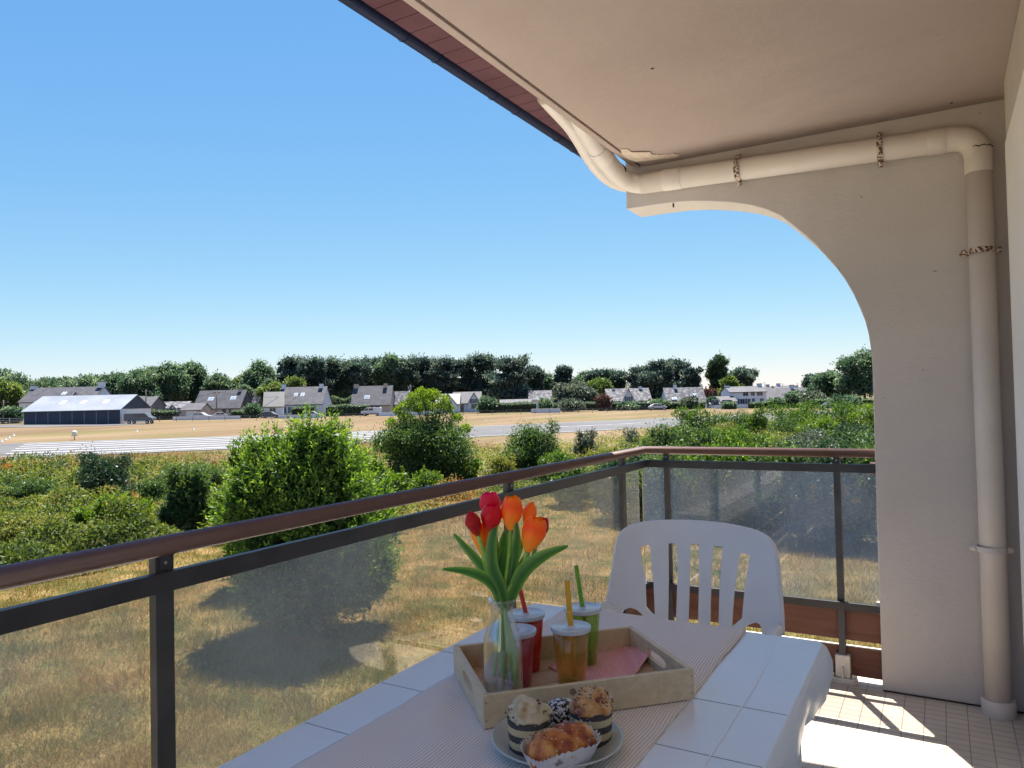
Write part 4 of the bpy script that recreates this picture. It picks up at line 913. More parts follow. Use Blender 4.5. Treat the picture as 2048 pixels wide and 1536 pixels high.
def shell_points(rng, blobs, n, inner=.25):
    """points on (and a little inside) a set of ellipsoid blobs, only where not buried in another blob"""
    cs = np.array([b[0] for b in blobs]); rs = np.array([b[1] for b in blobs]); ar = (rs[:, 0]*rs[:, 1]+rs[:, 0]*rs[:, 2]); pr_ = ar/ar.sum()
    P = []; D = []; tot = 0
    while tot < n:
        k = rng.choice(len(blobs), size=n*2, p=pr_); d = unit(rng.normal(size=(n*2, 3))); q = 1-inner*rng.random((n*2, 1))**2*1.3
        p = cs[k]+d*rs[k]*q; ok = np.ones(len(p), bool)
        for j in range(len(blobs)):
            e = (((p-cs[j])/rs[j])**2).sum(1); ok &= ~((e < .62) & (k != j))
        p = p[ok]; d = d[ok]; P.append(p); D.append(d); tot += len(p)
    return np.concatenate(P)[:n], np.concatenate(D)[:n]
def norm_blobs(blobs, b, h, w_):
    """stretch the blobs so that the crown reaches its height and width"""
    top = max(c[2]+r[2] for c, r in blobs)-b[2]; kz = h/top*.985
    ex = max(abs((c-b)@np.array([RH[0], RH[1], 0]))+r[0] for c, r in blobs); kx = (w_/2)/ex
    out = []
    for c, r in blobs:
        o = c-b; out.append((b+np.array([o[0]*kx, o[1]*kx, o[2]*kz]), np.array([r[0]*kx, r[1]*kx, r[2]*kz])))
    return out
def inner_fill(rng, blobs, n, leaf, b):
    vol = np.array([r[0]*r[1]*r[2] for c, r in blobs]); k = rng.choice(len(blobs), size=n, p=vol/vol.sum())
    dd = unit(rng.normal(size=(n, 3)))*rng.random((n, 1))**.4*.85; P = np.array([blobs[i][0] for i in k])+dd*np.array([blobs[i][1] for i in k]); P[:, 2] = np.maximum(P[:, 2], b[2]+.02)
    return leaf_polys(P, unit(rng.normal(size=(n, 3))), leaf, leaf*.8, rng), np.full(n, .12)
def trunk(parent, base, h, r, lean=(0, 0), limbs=4, seed=0, mat_=None):
    g = random.Random(seed); b = np.array(base); top = b+np.array([lean[0], lean[1], h])
    m = MB(); mid = (b+top)/2+np.array([g.uniform(-.03, .03)*h, g.uniform(-.03, .03)*h, 0])
    m.tube([tuple(b-[0, 0, .2]), tuple((b+mid)/2), tuple(mid), tuple(top)], [r*1.15, r, r*.7, r*.2], 8)
    for i in range(limbs):
        a = g.uniform(0, 6.28); t = g.uniform(.35, .75); s_ = b*(1-t)+top*t; L = h*g.uniform(.22, .38)
        e = s_+np.array([math.cos(a)*L*.8, math.sin(a)*L*.8, L*.6]); m.tube([tuple(s_), tuple((s_+e)/2+[0, 0, .06*L]), tuple(e)], [r*.45, r*.3, r*.08], 6)
    return m.build('trunk', mat_ or M_BARK, parent, smooth=True)

def far_tree(px, top_y, wpx, d, kind, label, group=None, seed=None, base=None, n=None, depth=.8, cat='tree', name=None, trunk_frac=None):
    seed = int(px*7+top_y) if seed is None else seed; rng = np.random.default_rng(seed)
    b = at_dist(px, d); 
    ztop = vp(b, px, top_y)[2]; h = ztop-b[2]; w_ = wpx*d/F_PX
    nm = name or {'broad': 'broadleaf_tree', 'light': 'broadleaf_tree', 'cyp': 'cypress_tree', 'pine': 'pine_tree', 'poplar': 'poplar_tree', 'willow': 'willow_tree', 'bush': 'garden_bush', 'redbush': 'garden_bush', 'greybush': 'garden_bush', 'darkround': 'cypress_tree'}[kind]
    t_ = empty(nm, b, label, cat, group)
    R3 = np.array([RH[0], RH[1], 0]); F3 = np.array([FH[0], FH[1], 0]); Z3 = np.array([0, 0, 1.0])
    blobs = []; q = rng.random
    def B(u, v, z, r, rz): blobs.append((b+R3*u*w_/2+F3*v*w_/2*depth+Z3*z*h, np.array([r*w_/2, r*w_/2, rz*h])))
    ls = max(.26, d*.0027); up = .3
    if kind in ('broad', 'light'):
        for i in range(22):
            a = q()*6.28; rr = math.sqrt(q())*.68; z = .30+.55*q(); lim = math.sqrt(max(.05, 1-((z-.5)/.52)**2)); B(rr*lim*math.cos(a), rr*lim*math.sin(a), z, .24+.14*q(), .10+.05*q())
        B(0, 0, .55, .62, .34); B(.05*q(), 0, .90, .26, .10); mt = L_FBROAD if kind == 'broad' else L_FLIGHT; tf = .15; cnt = 3400
    elif kind == 'poplar':
        for i in range(26):
            z = .10+.86*i/25; rr = .50*math.sin(min(1, z*1.5+.25)*math.pi/2)*(1 if z < .7 else max(.35, 1-(z-.7)*1.9)); B((q()-.5)*.6, (q()-.5)*.6, z, rr+.14*q(), .07+.03*q())
        mt = L_FPOP; tf = .08; cnt = 3600; up = .9
    elif kind == 'cyp':
        for i in range(26):
            z = .12+.84*q()**.8; lim = 1.0 if z < .62 else max(.25, 1-(z-.62)*1.7); a = q()*6.28; rr = q()**.6*.75*lim; B(rr*math.cos(a), rr*math.sin(a), z+.04*rr, .30+.16*q(), .032+.022*q())
        B(0, 0, .45, .50, .34); B(.1, 0, .70, .30, .18)
        for i in range(7): B((q()-.5)*1.1, (q()-.5), .80+.16*q(), .14+.10*q(), .03+.02*q())
        mt = L_FCYP; tf = .1; cnt = 4600; up = .75
    elif kind == 'darkround':
        for i in range(16):
            a = q()*6.28; rr = q()*.6; z = .15+.65*q(); B(rr*math.cos(a), rr*math.sin(a), z, .35+.12*q(), .14+.05*q())
        B(0, 0, .5, .75, .46); mt = L_FCYP; tf = .05; cnt = 4200
    elif kind == 'pine':
        for i in range(24):
            a = q()*6.28; rr = math.sqrt(q())*.85; z = .62+.30*q()-.10*rr; B(rr*math.cos(a), rr*math.sin(a), z, .22+.12*q(), .055+.03*q())
        B(0, 0, .72, .60, .17)
        for i in range(6): B((q()-.5)*1.0, (q()-.5), .35+.2*q(), .3, .08)
        mt = L_FPINE; tf = .3; cnt = 3800
    elif kind == 'willow':
        for i in range(24):
            a = q()*6.28; rr = math.sqrt(q())*.75; z = .22+.6*q(); lim = math.sqrt(max(.1, 1-((z-.35)/.66)**2)); B(rr*lim*math.cos(a), rr*lim*math.sin(a), z, .22+.12*q(), .13+.05*q())
        B(0, 0, .45, .7, .42); mt = L_GREY; tf = .1; cnt = 4200; up = -.5
    else:
        for i in range(14):
            a = q()*6.28; rr = math.sqrt(q())*.65; z = .25+.5*q(); lim = math.sqrt(max(.1, 1-((z-.3)/.75)**2)); B(rr*lim*math.cos(a), rr*lim*math.sin(a), z, .26+.12*q(), .16+.06*q())
        B(0, 0, .4, .75, .45); mt = {'bush': L_FBROAD, 'redbush': L_FRED, 'greybush': L_GREY}[kind]; tf = .05; cnt = 1500
    blobs = norm_blobs(blobs, b, h, w_)
    cnt = n or int(1.35*cnt*min(1.6, max(.35, (w_*h/110.0)**.6)))
    P, D = shell_points(rng, blobs, cnt)
    far_ = (rng.random(cnt) < .25)[:, None]; P = P+D*far_*np.abs(rng.normal(size=(cnt, 1)))*np.array([.05*w_, .05*w_, .035*h])+np.array([0, 0, 1.0])*far_*rng.random((cnt, 1))*(.05 if kind in ('cyp', 'pine') else .02)*h
    P[:, 2] = np.maximum(P[:, 2], b[2]+.02)
    Dl = unit(D*.7+rng.normal(size=D.shape)*.55+np.array([0, 0, up])); V = leaf_polys(P, Dl, ls*(.7+.7*rng.random(cnt)), ls*.55, rng)
    tone = np.array([nz((p[0], p[1], p[2]), .42, seed % 97) for p in P]); rnd = np.clip(.42+.20*rng.normal(size=cnt)+.75*tone+.15*(rng.random(cnt) > .9), 0, 1)
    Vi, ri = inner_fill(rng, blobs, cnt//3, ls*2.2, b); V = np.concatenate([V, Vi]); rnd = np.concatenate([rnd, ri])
    fast_mesh('crown', V, 4, mt, rnd, t_)
    if kind not in ('bush', 'redbush', 'greybush'): trunk(t_, b, h*(.75 if kind != 'pine' else .8), max(.14, h*.022), seed=seed, limbs=4)
    return t_

TREES = [
 (4, 739, 84, 232, 'broad', 'dark broadleaf tree at the left edge of the view behind the long slate roof'),
 (12, 763, 62, 196, 'light', 'yellow green bushy tree in front of the gable left of the hangar'),
 (88, 757, 66, 250, 'broad', 'low rounded tree just above the long roof behind the hangar'),
 (132, 755, 60, 255, 'broad', 'broadleaf tree above the right chimney of the house behind the hangar'),
 (180, 750, 74, 238, 'broad', 'wide leafy tree rising behind the hangar roof ridge'),
 (232, 745, 72, 244, 'broad', 'green tree behind the right end of the hangar roof'),
 (283, 738, 66, 236, 'broad', 'leafy tree above the small brown gabled house'),
 (334, 727, 80, 240, 'broad', 'large full tree above the low whitish roofs'),
 (383, 723, 62, 236, 'broad', 'tall narrow broadleaf tree left of the house with two skylights'),
 (434, 748, 54, 226, 'broad', 'short round tree right behind the twin skylight roof'),
 (486, 752, 50, 232, 'light', 'pale green tree between the twin skylight house and the taller round tree'),
 (517, 721, 74, 246, 'broad', 'tall round topped tree against the sky left of the dark grove'),
 (548, 764, 56, 222, 'light', 'light green tree low in front of the tall round one'),
 (590, 754, 54, 214, 'light', 'bright green tree directly above the wide house with paired skylights'),
 (584, 716, 66, 248, 'cyp', 'ragged dark cypress at the left end of the dark grove'),
 (628, 717, 66, 244, 'cyp', 'dark cypress above the chimney of the wide house'),
 (668, 718, 70, 240, 'pine', 'blue green pine in the grove left of the steep roofed house'),
 (706, 719, 62, 246, 'pine', 'dense pine in the grove right behind the steep roofed house gable'),
 (738, 717, 60, 242, 'pine', 'pine with feathery top above the steep slate roof'),
 (775, 710, 62, 250, 'broad', 'green topped tree, highest crown in the middle of the dark grove'),
 (806, 718, 56, 240, 'pine', 'pine whose bare stems show above the white low wing'),
 (842, 716, 66, 244, 'cyp', 'cypress behind the tall foreground shrub crown'),
 (884, 718, 66, 240, 'cyp', 'spreading cypress above the twin garage roofs'),
 (926, 722, 54, 246, 'cyp', 'brownish green cypress right of the spreading one in the grove'),
 (968, 712, 76, 242, 'cyp', 'tall layered cypress above the dark gabled garage'),
 (1024, 713, 96, 234, 'cyp', 'broad black green cypress at the right end of the grove'),
 (1070, 735, 48, 240, 'cyp', 'thin ragged cypress leaning out from the grove end'),
 (1098, 748, 44, 244, 'broad', 'low tree in the gap right of the grove'),
 (1130, 733, 44, 246, 'cyp', 'small spiky conifer above the grey willow'),
 (1170, 744, 60, 244, 'broad', 'broadleaf tree behind the willow'),
 (1216, 741, 78, 250, 'pine', 'flat topped umbrella pine above the white house with a gable'),
 (1196, 757, 56, 226, 'light', 'pale green tree between the willow and the white gabled house'),
 (1147, 762, 84, 204, 'willow', 'drooping grey green willow behind the field hedge'),
 (1282, 735, 66, 246, 'cyp', 'layered cypress left of the big rounded dark conifer'),
 (1318, 722, 66, 244, 'cyp', 'windblown cypress rising above the rounded dark conifer'),
 (1302, 738, 76, 222, 'darkround', 'big rounded dark conifer between the two white houses'),
 (1350, 720, 62, 246, 'cyp', 'pointed cypress above the pale patchy roof'),
 (1384, 738, 50, 240, 'cyp', 'smaller cypress at the right end of the patchy roof'),
 (1439, 710, 42, 236, 'poplar', 'tall slender poplar standing alone against the sky'),
 (1484, 736, 58, 246, 'pine', 'dark pine behind the two storey white house, next to the poplar'),
 (1462, 752, 40, 232, 'light', 'small pale tree between the poplar and the two storey house'),
 (1412, 776, 42, 215, 'redbush', 'brownish bush tree right of the patchy roof'),
 (1640, 750, 56, 236, 'pine', 'low dark pine at the right end of the long grey roof'),
 (1664, 742, 78, 192, 'broad', 'wide broadleaf tree right of the long grey roofed house'),
 (1730, 697, 88, 186, 'broad', 'tallest leafy tree at the right, partly hidden by the arch wall'),
 (1800, 702, 90, 190, 'broad', 'leafy tree hidden mostly behind the arch wall'),
]
for (px, ty, wp, d, kd, lb) in TREES: far_tree(px, ty, wp*(1.20 if kd in ('cyp', 'pine') else 1.15), d+(13 if int(px) % 3 == 0 else -9 if int(px) % 3 == 1 else 0), kd, lb, 'trees behind the airfield houses')
BUSHES = [
 (507, 808, 40, 178, 'bush', 'dark rounded bush standing alone in front of the skylight house'),
 (1207, 788, 34, 178, 'redbush', 'reddish brown bush left of the white gabled house'),
 (1142, 797, 56, 176, 'greybush', 'grey green rounded bush in front of the willow'),
 (1090, 798, 32, 176, 'bush', 'small green bush against the white fence by the far road'),
 (972, 792, 40, 180, 'bush', 'pale green bush beside the dark gabled garage'),
 (1379, 794, 32, 178, 'greybush', 'feathery bush in front of the patchy roofed house'),
 (1318, 800, 44, 182, 'bush', 'low garden shrub left of the patchy roofed house'),
 (1590, 781, 40, 178, 'bush', 'garden shrub in front of the long grey roof'),
 (1552, 797, 30, 176, 'bush', 'dark shrub at the left end of the long grey roofed house'),
 (1625, 783, 54, 172, 'greybush', 'large silvery shrub at the right end of the long grey roof'),
 (1425, 795, 24, 186, 'bush', 'shrub beside the little white shed'),
 (20, 815, 46, 172, 'bush', 'scrubby bush left of the hangar'),
 (1690, 788, 60, 150, 'bush', 'shrub below the tallest tree on the right'),
 (1458, 806, 26, 174, 'bush', 'low shrub in front of the two storey white house'),
 (1255, 806, 40, 178, 'bush', 'low shrub at the foot of the white gabled house'),
 (845, 806, 50, 180, 'bush', 'bush before the twin garages'),
]
for (px, ty, wp, d, kd, lb) in BUSHES: far_tree(px, ty, wp, d, kd, lb, 'garden bushes along the far road', cat='bush')

def hedge(x0, x1, ty, d, label, mt=None, dep=1.5):
    a = at_dist(x0, d); c = at_dist(x1, d); rng = np.random.default_rng(int(x0*3+ty)); zt = vp(a, x0, ty)[2]; h = max(.7, zt-a[2]); u = (c-a); L = np.linalg.norm(u[:2]); u = u/L; v = np.array([FH[0], FH[1], 0])
    n = int(L*h*26)+300; q = rng.random((n, 3)); face = rng.random(n)
    s_ = q[:, 0]*L; hv = h*(1+(.06 if d < 195 else .16)*np.sin(s_*.9+x0)+(.04 if d < 195 else .12)*np.sin(s_*.37+ty)); h_ = h; h = hv; w_ = np.where(face < .55, 0, q[:, 1]*dep); z = np.where(face < .55, q[:, 2]*h, h)+rng.normal(size=n)*.10
    h = h_
    P = a+u*s_[:, None]+v*(w_+rng.normal(size=n)*.08)[:, None]; P[:, 2] = a[2]+(c[2]-a[2])*q[:, 0]+np.maximum(z, .02)
    V = leaf_polys(P, unit(rng.normal(size=(n, 3))+np.array([-FH[0]*.4, -FH[1]*.4, .5])), .34*(.6+.8*rng.random(n)), .2, rng)
    r_ = empty('hedge', (a+c)/2, label, 'hedge', 'hedges along the far road'); fast_mesh('foliage', V, 4, mt or L_FBROAD, np.clip(.5+.2*rng.normal(size=n), 0, 1), r_)
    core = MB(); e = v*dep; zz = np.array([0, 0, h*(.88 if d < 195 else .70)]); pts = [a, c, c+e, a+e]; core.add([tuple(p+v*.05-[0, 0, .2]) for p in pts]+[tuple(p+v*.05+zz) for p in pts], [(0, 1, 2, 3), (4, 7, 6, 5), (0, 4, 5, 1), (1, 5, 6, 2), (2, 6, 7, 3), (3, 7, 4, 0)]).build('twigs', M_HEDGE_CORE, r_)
HEDGES = [(651, 735, 812, 181, 'clipped green hedge left of the steep roofed house'), (583, 627, 815, 182, 'clipped hedge in front of the wide house'), (524, 556, 814, 184, 'hedge left of the porch gable of the wide house'),
 (290, 352, 823, 176, 'dark hedge in front of the low whitish roofs'), (960, 1072, 808, 180, 'long dark hedge under the broad black green cypress'), (462, 492, 822, 180, 'low hedge right of the twin skylight house'),
 (1215, 1300, 806, 180, 'hedge in front of the white gabled house'), (1570, 1632, 798, 176, 'dark hedge in front of the long grey roof'), (1500, 1545, 806, 176, 'low dark hedge below the two storey white house'), (1325, 1410, 806, 182, 'hedge below the patchy roof'),
 (640, 720, 796, 196, 'tall shaggy hedge behind the clipped one'), (1085, 1215, 808, 186, 'hedge under the willow'), (400, 560, 774, 226, 'dark conifer hedge behind the skylight house'), (1225, 1420, 800, 200, 'dark hedge running between the white houses'),
 (140, 262, 790, 236, 'dark foliage row behind the hangar roof'), (640, 960, 772, 256, 'dark undergrowth row beneath the grove'), (960, 1110, 770, 256, 'dark undergrowth at the right end of the grove'), (260, 480, 772, 256, 'undergrowth behind the low whitish roofs'), (-60, 60, 790, 226, 'hedge left of the long slate roof'), (1630, 1760, 800, 168, 'hedge under the tallest tree on the right'), (1100, 1300, 775, 262, 'foliage row behind the umbrella pine'), (1440, 1700, 790, 262, 'low foliage row behind the long grey roof')]
for x0, x1, ty, d, lb in HEDGES: hedge(x0, x1, ty, d, lb, dep=1.5 if d < 200 else 3)

# near shrubs ------------------------------------------------------
def shoots(rng, P, D, L, k, leaf, width, spread=.85):
    """leafy shoots: P base, D direction, k leaves per shoot -> leaf quads"""
    n = len(P); t = np.linspace(.1, 1, k); t = np.tile(t, (n, 1)); Pl = P[:, None, :]+D[:, None, :]*(L[:, None]*t)[:, :, None]
    Pl += rng.normal(size=Pl.shape)*.012; side = unit(np.cross(D[:, None, :]*np.ones((1, k, 1)), rng.normal(size=(n, k, 3)))); Dl = unit(D[:, None, :]*(.55+.5*t[:, :, None]**2)+side*spread)
    Pl = Pl.reshape(-1, 3); Dl = Dl.reshape(-1, 3); m = len(Pl); V = leaf_polys(Pl, Dl, leaf*(.65+.6*rng.random(m)), width, rng); tt = t.reshape(-1)
    return V, np.clip(.30+.38*tt**2+.16*rng.normal(size=m), 0, 1)
def near_bush(px, by, top_y, wpx, kind, label, name='shrub', mt=None, n=6000, leaf=.085, depth=.8, group='shrubs between the balcony and the runway', seed=None, asym=0.0):
    b = gp(px, by); d = np.linalg.norm((b-CAM)[:2]); h = vp(b, px, top_y)[2]-b[2]; w_ = wpx*((b-CAM)@FW)/F_PX
    seed = int(px+by*3) if seed is None else seed; rng = np.random.default_rng(seed); t_ = empty(name, b, label, 'shrub', group)
    R3 = np.array([RH[0], RH[1], 0]); F3 = np.array([FH[0], FH[1], 0]); Z3 = np.array([0, 0, 1.0]); q = rng.random; blobs = []
    nb = 40 if wpx > 300 else 26 if wpx > 150 else 16
    for i in range(nb):
        a = q()*6.28; rr = math.sqrt(q())*.80; z = .12+.72*q(); lim = math.sqrt(max(.16, 1-((z-.35)/.76)**2)); r_ = .13+.17*q()
        blobs.append((b+R3*(rr*lim*math.cos(a)+asym*(z-.4))*w_/2+F3*rr*lim*math.sin(a)*w_/2*depth+Z3*z*h, np.array([r_*w_/2*1.1, r_*w_/2*1.1, (.11+.06*q())*h])))
    bc = .84 if wpx > 180 else .68; blobs.append((b+Z3*.44*h, np.array([bc*w_/2, bc*w_/2*depth, .45*h])))
    mt = mt or L_ROUND; blobs = norm_blobs(blobs, b, h, w_)
    if kind == 'shoots':
        ns_ = n//16; P, D = shell_points(rng, blobs, ns_, .5); D = unit(D*.75+np.array([0, 0, .75])+rng.normal(size=D.shape)*.22); L = (.20+.42*rng.random(ns_)**1.6)*min(1.3, h/3)
        P = P-D*(L*.5)[:, None]; P[:, 2] = np.maximum(P[:, 2], b[2]+.02); V, rn = shoots(rng, P, D, L, 16, leaf, leaf*.34)
        tw = MB(); 
        for i in range(0, ns_, max(1, ns_//40)): tw.tube([tuple(b+(P[i]-b)*.15), tuple(b+(P[i]-b)*.6+[0, 0, .1]), tuple(P[i])], [.03, .018, .006], 5, cap=False)
    else:
        P, D = shell_points(rng, blobs, n, .45); fr_ = (rng.random(n) < .22)[:, None]; P = P+(D*.6+np.array([0, 0, .7]))*fr_*np.abs(rng.normal(size=(n, 1)))*.07*h; P[:, 2] = np.maximum(P[:, 2], b[2]+.02); V = leaf_polys(P, unit(D*.6+rng.normal(size=D.shape)*.6+np.array([0, 0, .35])), leaf*(.6+.8*rng.random(n)), leaf*.45, rng)
        rn = np.clip(.42+.22*rng.normal(size=n), 0, 1); tw = MB()
        for i in range(0, n, n//26): tw.tube([tuple(b), tuple(b+(P[i]-b)*.55+[0, 0, .12*h]), tuple(b+(P[i]-b)*.92)], [.035, .02, .006], 5, cap=False)
    # inner leaves fill the body
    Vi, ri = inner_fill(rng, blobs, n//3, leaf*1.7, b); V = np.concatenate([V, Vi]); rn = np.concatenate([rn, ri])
    fast_mesh('foliage', V, 4, mt, rn, t_); tw.build('branches', M_BARK, t_)
    return t_, b, h, w_
NEAR = [
 (622, 1262, 830, 365, 'shoots', 'large laurel shrub with upright leafy shoots, the biggest one just beyond the railing', 'laurel_shrub', L_LAUREL, 52000, .085),
 (858, 985, 822, 232, 'leaf', 'rounded dense shrub with a tufted branch rising out of its top', 'shrub', L_ROUND, 24000, .095),
 (1060, 955, 841, 150, 'leaf', 'rounded shrub standing before the runway, right of the tufted one', 'shrub', L_ROUND, 9000, .10),
 (205, 1004, 903, 130, 'leaf', 'dark green dome shaped shrub near the striped runway end', 'shrub', L_DARKB, 9000, .085),
 (243, 1088, 985, 140, 'shoots', 'bright green leafy shrub in front of the dark dome shaped one', 'shrub', L_BRIGHT, 9000, .075),
 (378, 1075, 926, 140, 'shoots', 'medium green shrub touching the left side of the big laurel', 'shrub', L_ROUND, 11000, .08),
 (122, 1030, 972, 66, 'leaf', 'small green shrub left of the bright leafy one', 'shrub', L_ROUND, 2500, .08),
 (455, 1080, 960, 90, 'shoots', 'green side shrub at the left foot of the big laurel', 'shrub', L_BRIGHT, 5000, .08),
 (770, 1040, 925, 110, 'shoots', 'light green shrub at the right foot of the big laurel', 'shrub', L_BRIGHT, 6000, .08),
 (850, 1010, 938, 70, 'shoots', 'small leafy shrub just right of the laurel, low over the handrail', 'shrub', L_BRIGHT, 3000, .08),
 (1000, 975, 905, 80, 'leaf', 'yellowish shrub between the two rounded shrubs', 'shrub', L_REED, 3000, .09),
 (1170, 925, 856, 66, 'shoots', 'spiky pale shrub before the runway centre', 'shrub', L_GREY, 3000, .10),
 (520, 1170, 880, 130, 'shoots', 'leafy left shoulder shrub merging with the big laurel', 'laurel_shrub', L_LAUREL, 9000, .10),
 (735, 1150, 900, 130, 'shoots', 'lower leafy shrub merging with the right side of the big laurel', 'laurel_shrub', L_LAUREL, 8000, .10),
 (60, 1000, 958, 110, 'leaf', 'low spreading green shrub at the left edge of the brambles', 'shrub', L_ROUND, 3500, .08),
 (60, 1085, 1030, 170, 'leaf', 'low yellowish bramble mound near the left edge', 'bramble_mound', L_REED, 5000, .075),
 (310, 1010, 960, 90, 'leaf', 'low green mound between the dome shaped shrub and the medium one', 'shrub', L_ROUND, 3500, .08),
 (165, 1075, 1012, 90, 'shoots', 'light green sprouting shrub left of the bright leafy one', 'shrub', L_BRIGHT, 3500, .07),
 (420, 1000, 930, 80, 'leaf', 'shaded green shrub behind the left shoulder of the laurel', 'shrub', L_ROUND, 3500, .08),
 (930, 985, 915, 90, 'shoots', 'light green shrub between the tufted shrub and its right neighbour', 'shrub', L_BRIGHT, 3500, .09),
 (1120, 965, 900, 100, 'leaf', 'low green shrub right of the rounded shrub', 'shrub', L_LAUREL, 3500, .09),
 (1215, 950, 893, 90, 'leaf', 'low shrub left of the corner of the handrail', 'shrub', L_REED, 3500, .09),
 (1268, 912, 853, 44, 'leaf', 'small wispy shrub left of the corner thicket', 'shrub', L_GREY, 1200, .09),
]
PROTO = {}
for (px, by, ty, wp, kd, lb, nm, mt, n, lf_) in NEAR:
    r_ = near_bush(px, by, ty, wp, kd, lb, nm, mt, n, lf_)
    PROTO[px] = r_
# tufted top of the second shrub: bare limbs carrying small leafy clumps
t_, b, h, w_ = PROTO[858]; rng = np.random.default_rng(5); tw = MB(); Ps = []; Ds = []
for (x, y, r_) in [(808, 834, 13), (812, 812, 15), (826, 796, 14), (845, 787, 15), (866, 789, 14), (886, 800, 15), (897, 818, 12), (795, 822, 10), (852, 806, 12), (912, 836, 12), (838, 818, 11), (875, 815, 12), (783, 846, 12), (930, 858, 12)]:
    c = vp(b, x, y, rng.uniform(-.4, .4)); rr = r_*((b-CAM)@FW)/F_PX; n = int(r_*28); d_ = unit(rng.normal(size=(n, 3))); Ps.append(c+d_*rr*np.array([1, 1, .75])*rng.random((n, 1))**.4); Ds.append(d_)
    tw.tube([tuple(b+[0, 0, h*.6]), tuple((b+[0, 0, h*.6]+c)/2+[.05, .05, -.1]), tuple(c)], [.045, .03, .012], 6)
P = np.concatenate(Ps); D = np.concatenate(Ds); fast_mesh('upper_foliage', leaf_polys(P, unit(D*.6+rng.normal(size=D.shape)*.5+[0, 0, .5]), .11*(.6+.7*rng.random(len(P))), .05, rng), 4, L_BRIGHT, np.clip(.5+.2*rng.normal(size=len(P)), 0, 1), t_); tw.build('upper_branches', M_BARK, t_)

THICKET = [
 (1150, 1010, 925, 110, 'leaf', 'leafy shrub seen behind the front post near the chair', L_ROUND, 4000), (1235, 1042, 905, 130, 'leaf', 'shrub right behind the corner of the handrail', L_DARKB, 5000),
 (1345, 1062, 893, 170, 'leaf', 'front thicket shrub behind the first side post', L_ROUND, 7000), (1450, 1070, 885, 160, 'leaf', 'front thicket shrub above the middle of the side rail', L_LAUREL, 7000),
 (1560, 1080, 884, 170, 'leaf', 'front thicket shrub above the right half of the side rail', L_ROUND, 7000), (1665, 1088, 878, 170, 'leaf', 'front thicket shrub behind the second side post', L_DARKB, 7000), (1780, 1098, 872, 190, 'leaf', 'front thicket shrub running behind the arch wall', L_ROUND, 7000),
 (1370, 965, 846, 150, 'leaf', 'rounded dark green shrub above the corner of the side rail', L_ROUND, 8000), (1478, 958, 852, 130, 'leaf', 'pale leafy shrub in the middle of the thicket', L_LAUREL, 6000), (1620, 962, 858, 120, 'leaf', 'grey green shrub in the thicket near the arch wall', L_GREY, 6000), (1725, 965, 845, 130, 'leaf', 'dark shrub of the thicket beside the arch wall', L_DARKB, 6000), (1545, 950, 862, 120, 'leaf', 'yellow green shrub in the middle of the thicket', L_REED, 4500),
 (1398, 895, 815, 110, 'shoots', 'leafy shrub at the far left corner of the thicket, overlapping the runway', L_LAUREL, 7000), (1475, 892, 824, 90, 'leaf', 'loose green shrub behind the thicket', L_ROUND, 4500), (1515, 895, 818, 70, 'shoots', 'small domed shrub far back in the thicket', L_LAUREL, 4000), (1590, 898, 812, 110, 'leaf', 'leafy shrub rising at the back of the thicket', L_LAUREL, 6000), (1668, 900, 803, 130, 'leaf', 'highest bright shrub at the back of the thicket', L_LAUREL, 7500), (1740, 900, 810, 110, 'leaf', 'bright shrub of the thicket cut off by the arch wall', L_BRIGHT, 5000), (1640, 915, 838, 110, 'shoots', 'light green shrub in the heart of the thicket', L_BRIGHT, 5000), (1440, 905, 848, 90, 'leaf', 'low yellowish shrub left in the thicket', L_REED, 3000), (1570, 912, 842, 90, 'leaf', 'mid green shrub centre right in the thicket', L_ROUND, 4000), (1320, 925, 868, 90, 'leaf', 'small shrub by the yellow scrub left of the thicket', L_LAUREL, 3500),
]
for (px, by, ty, wp, kd, lb, mt, n) in THICKET: near_bush(px, by, ty-(6 if by < 930 else 0), wp*1.15, kd, lb, 'thicket_shrub', mt, int(n*1.35), .10, group='shrubs of the thicket behind the side rail', depth=.9)

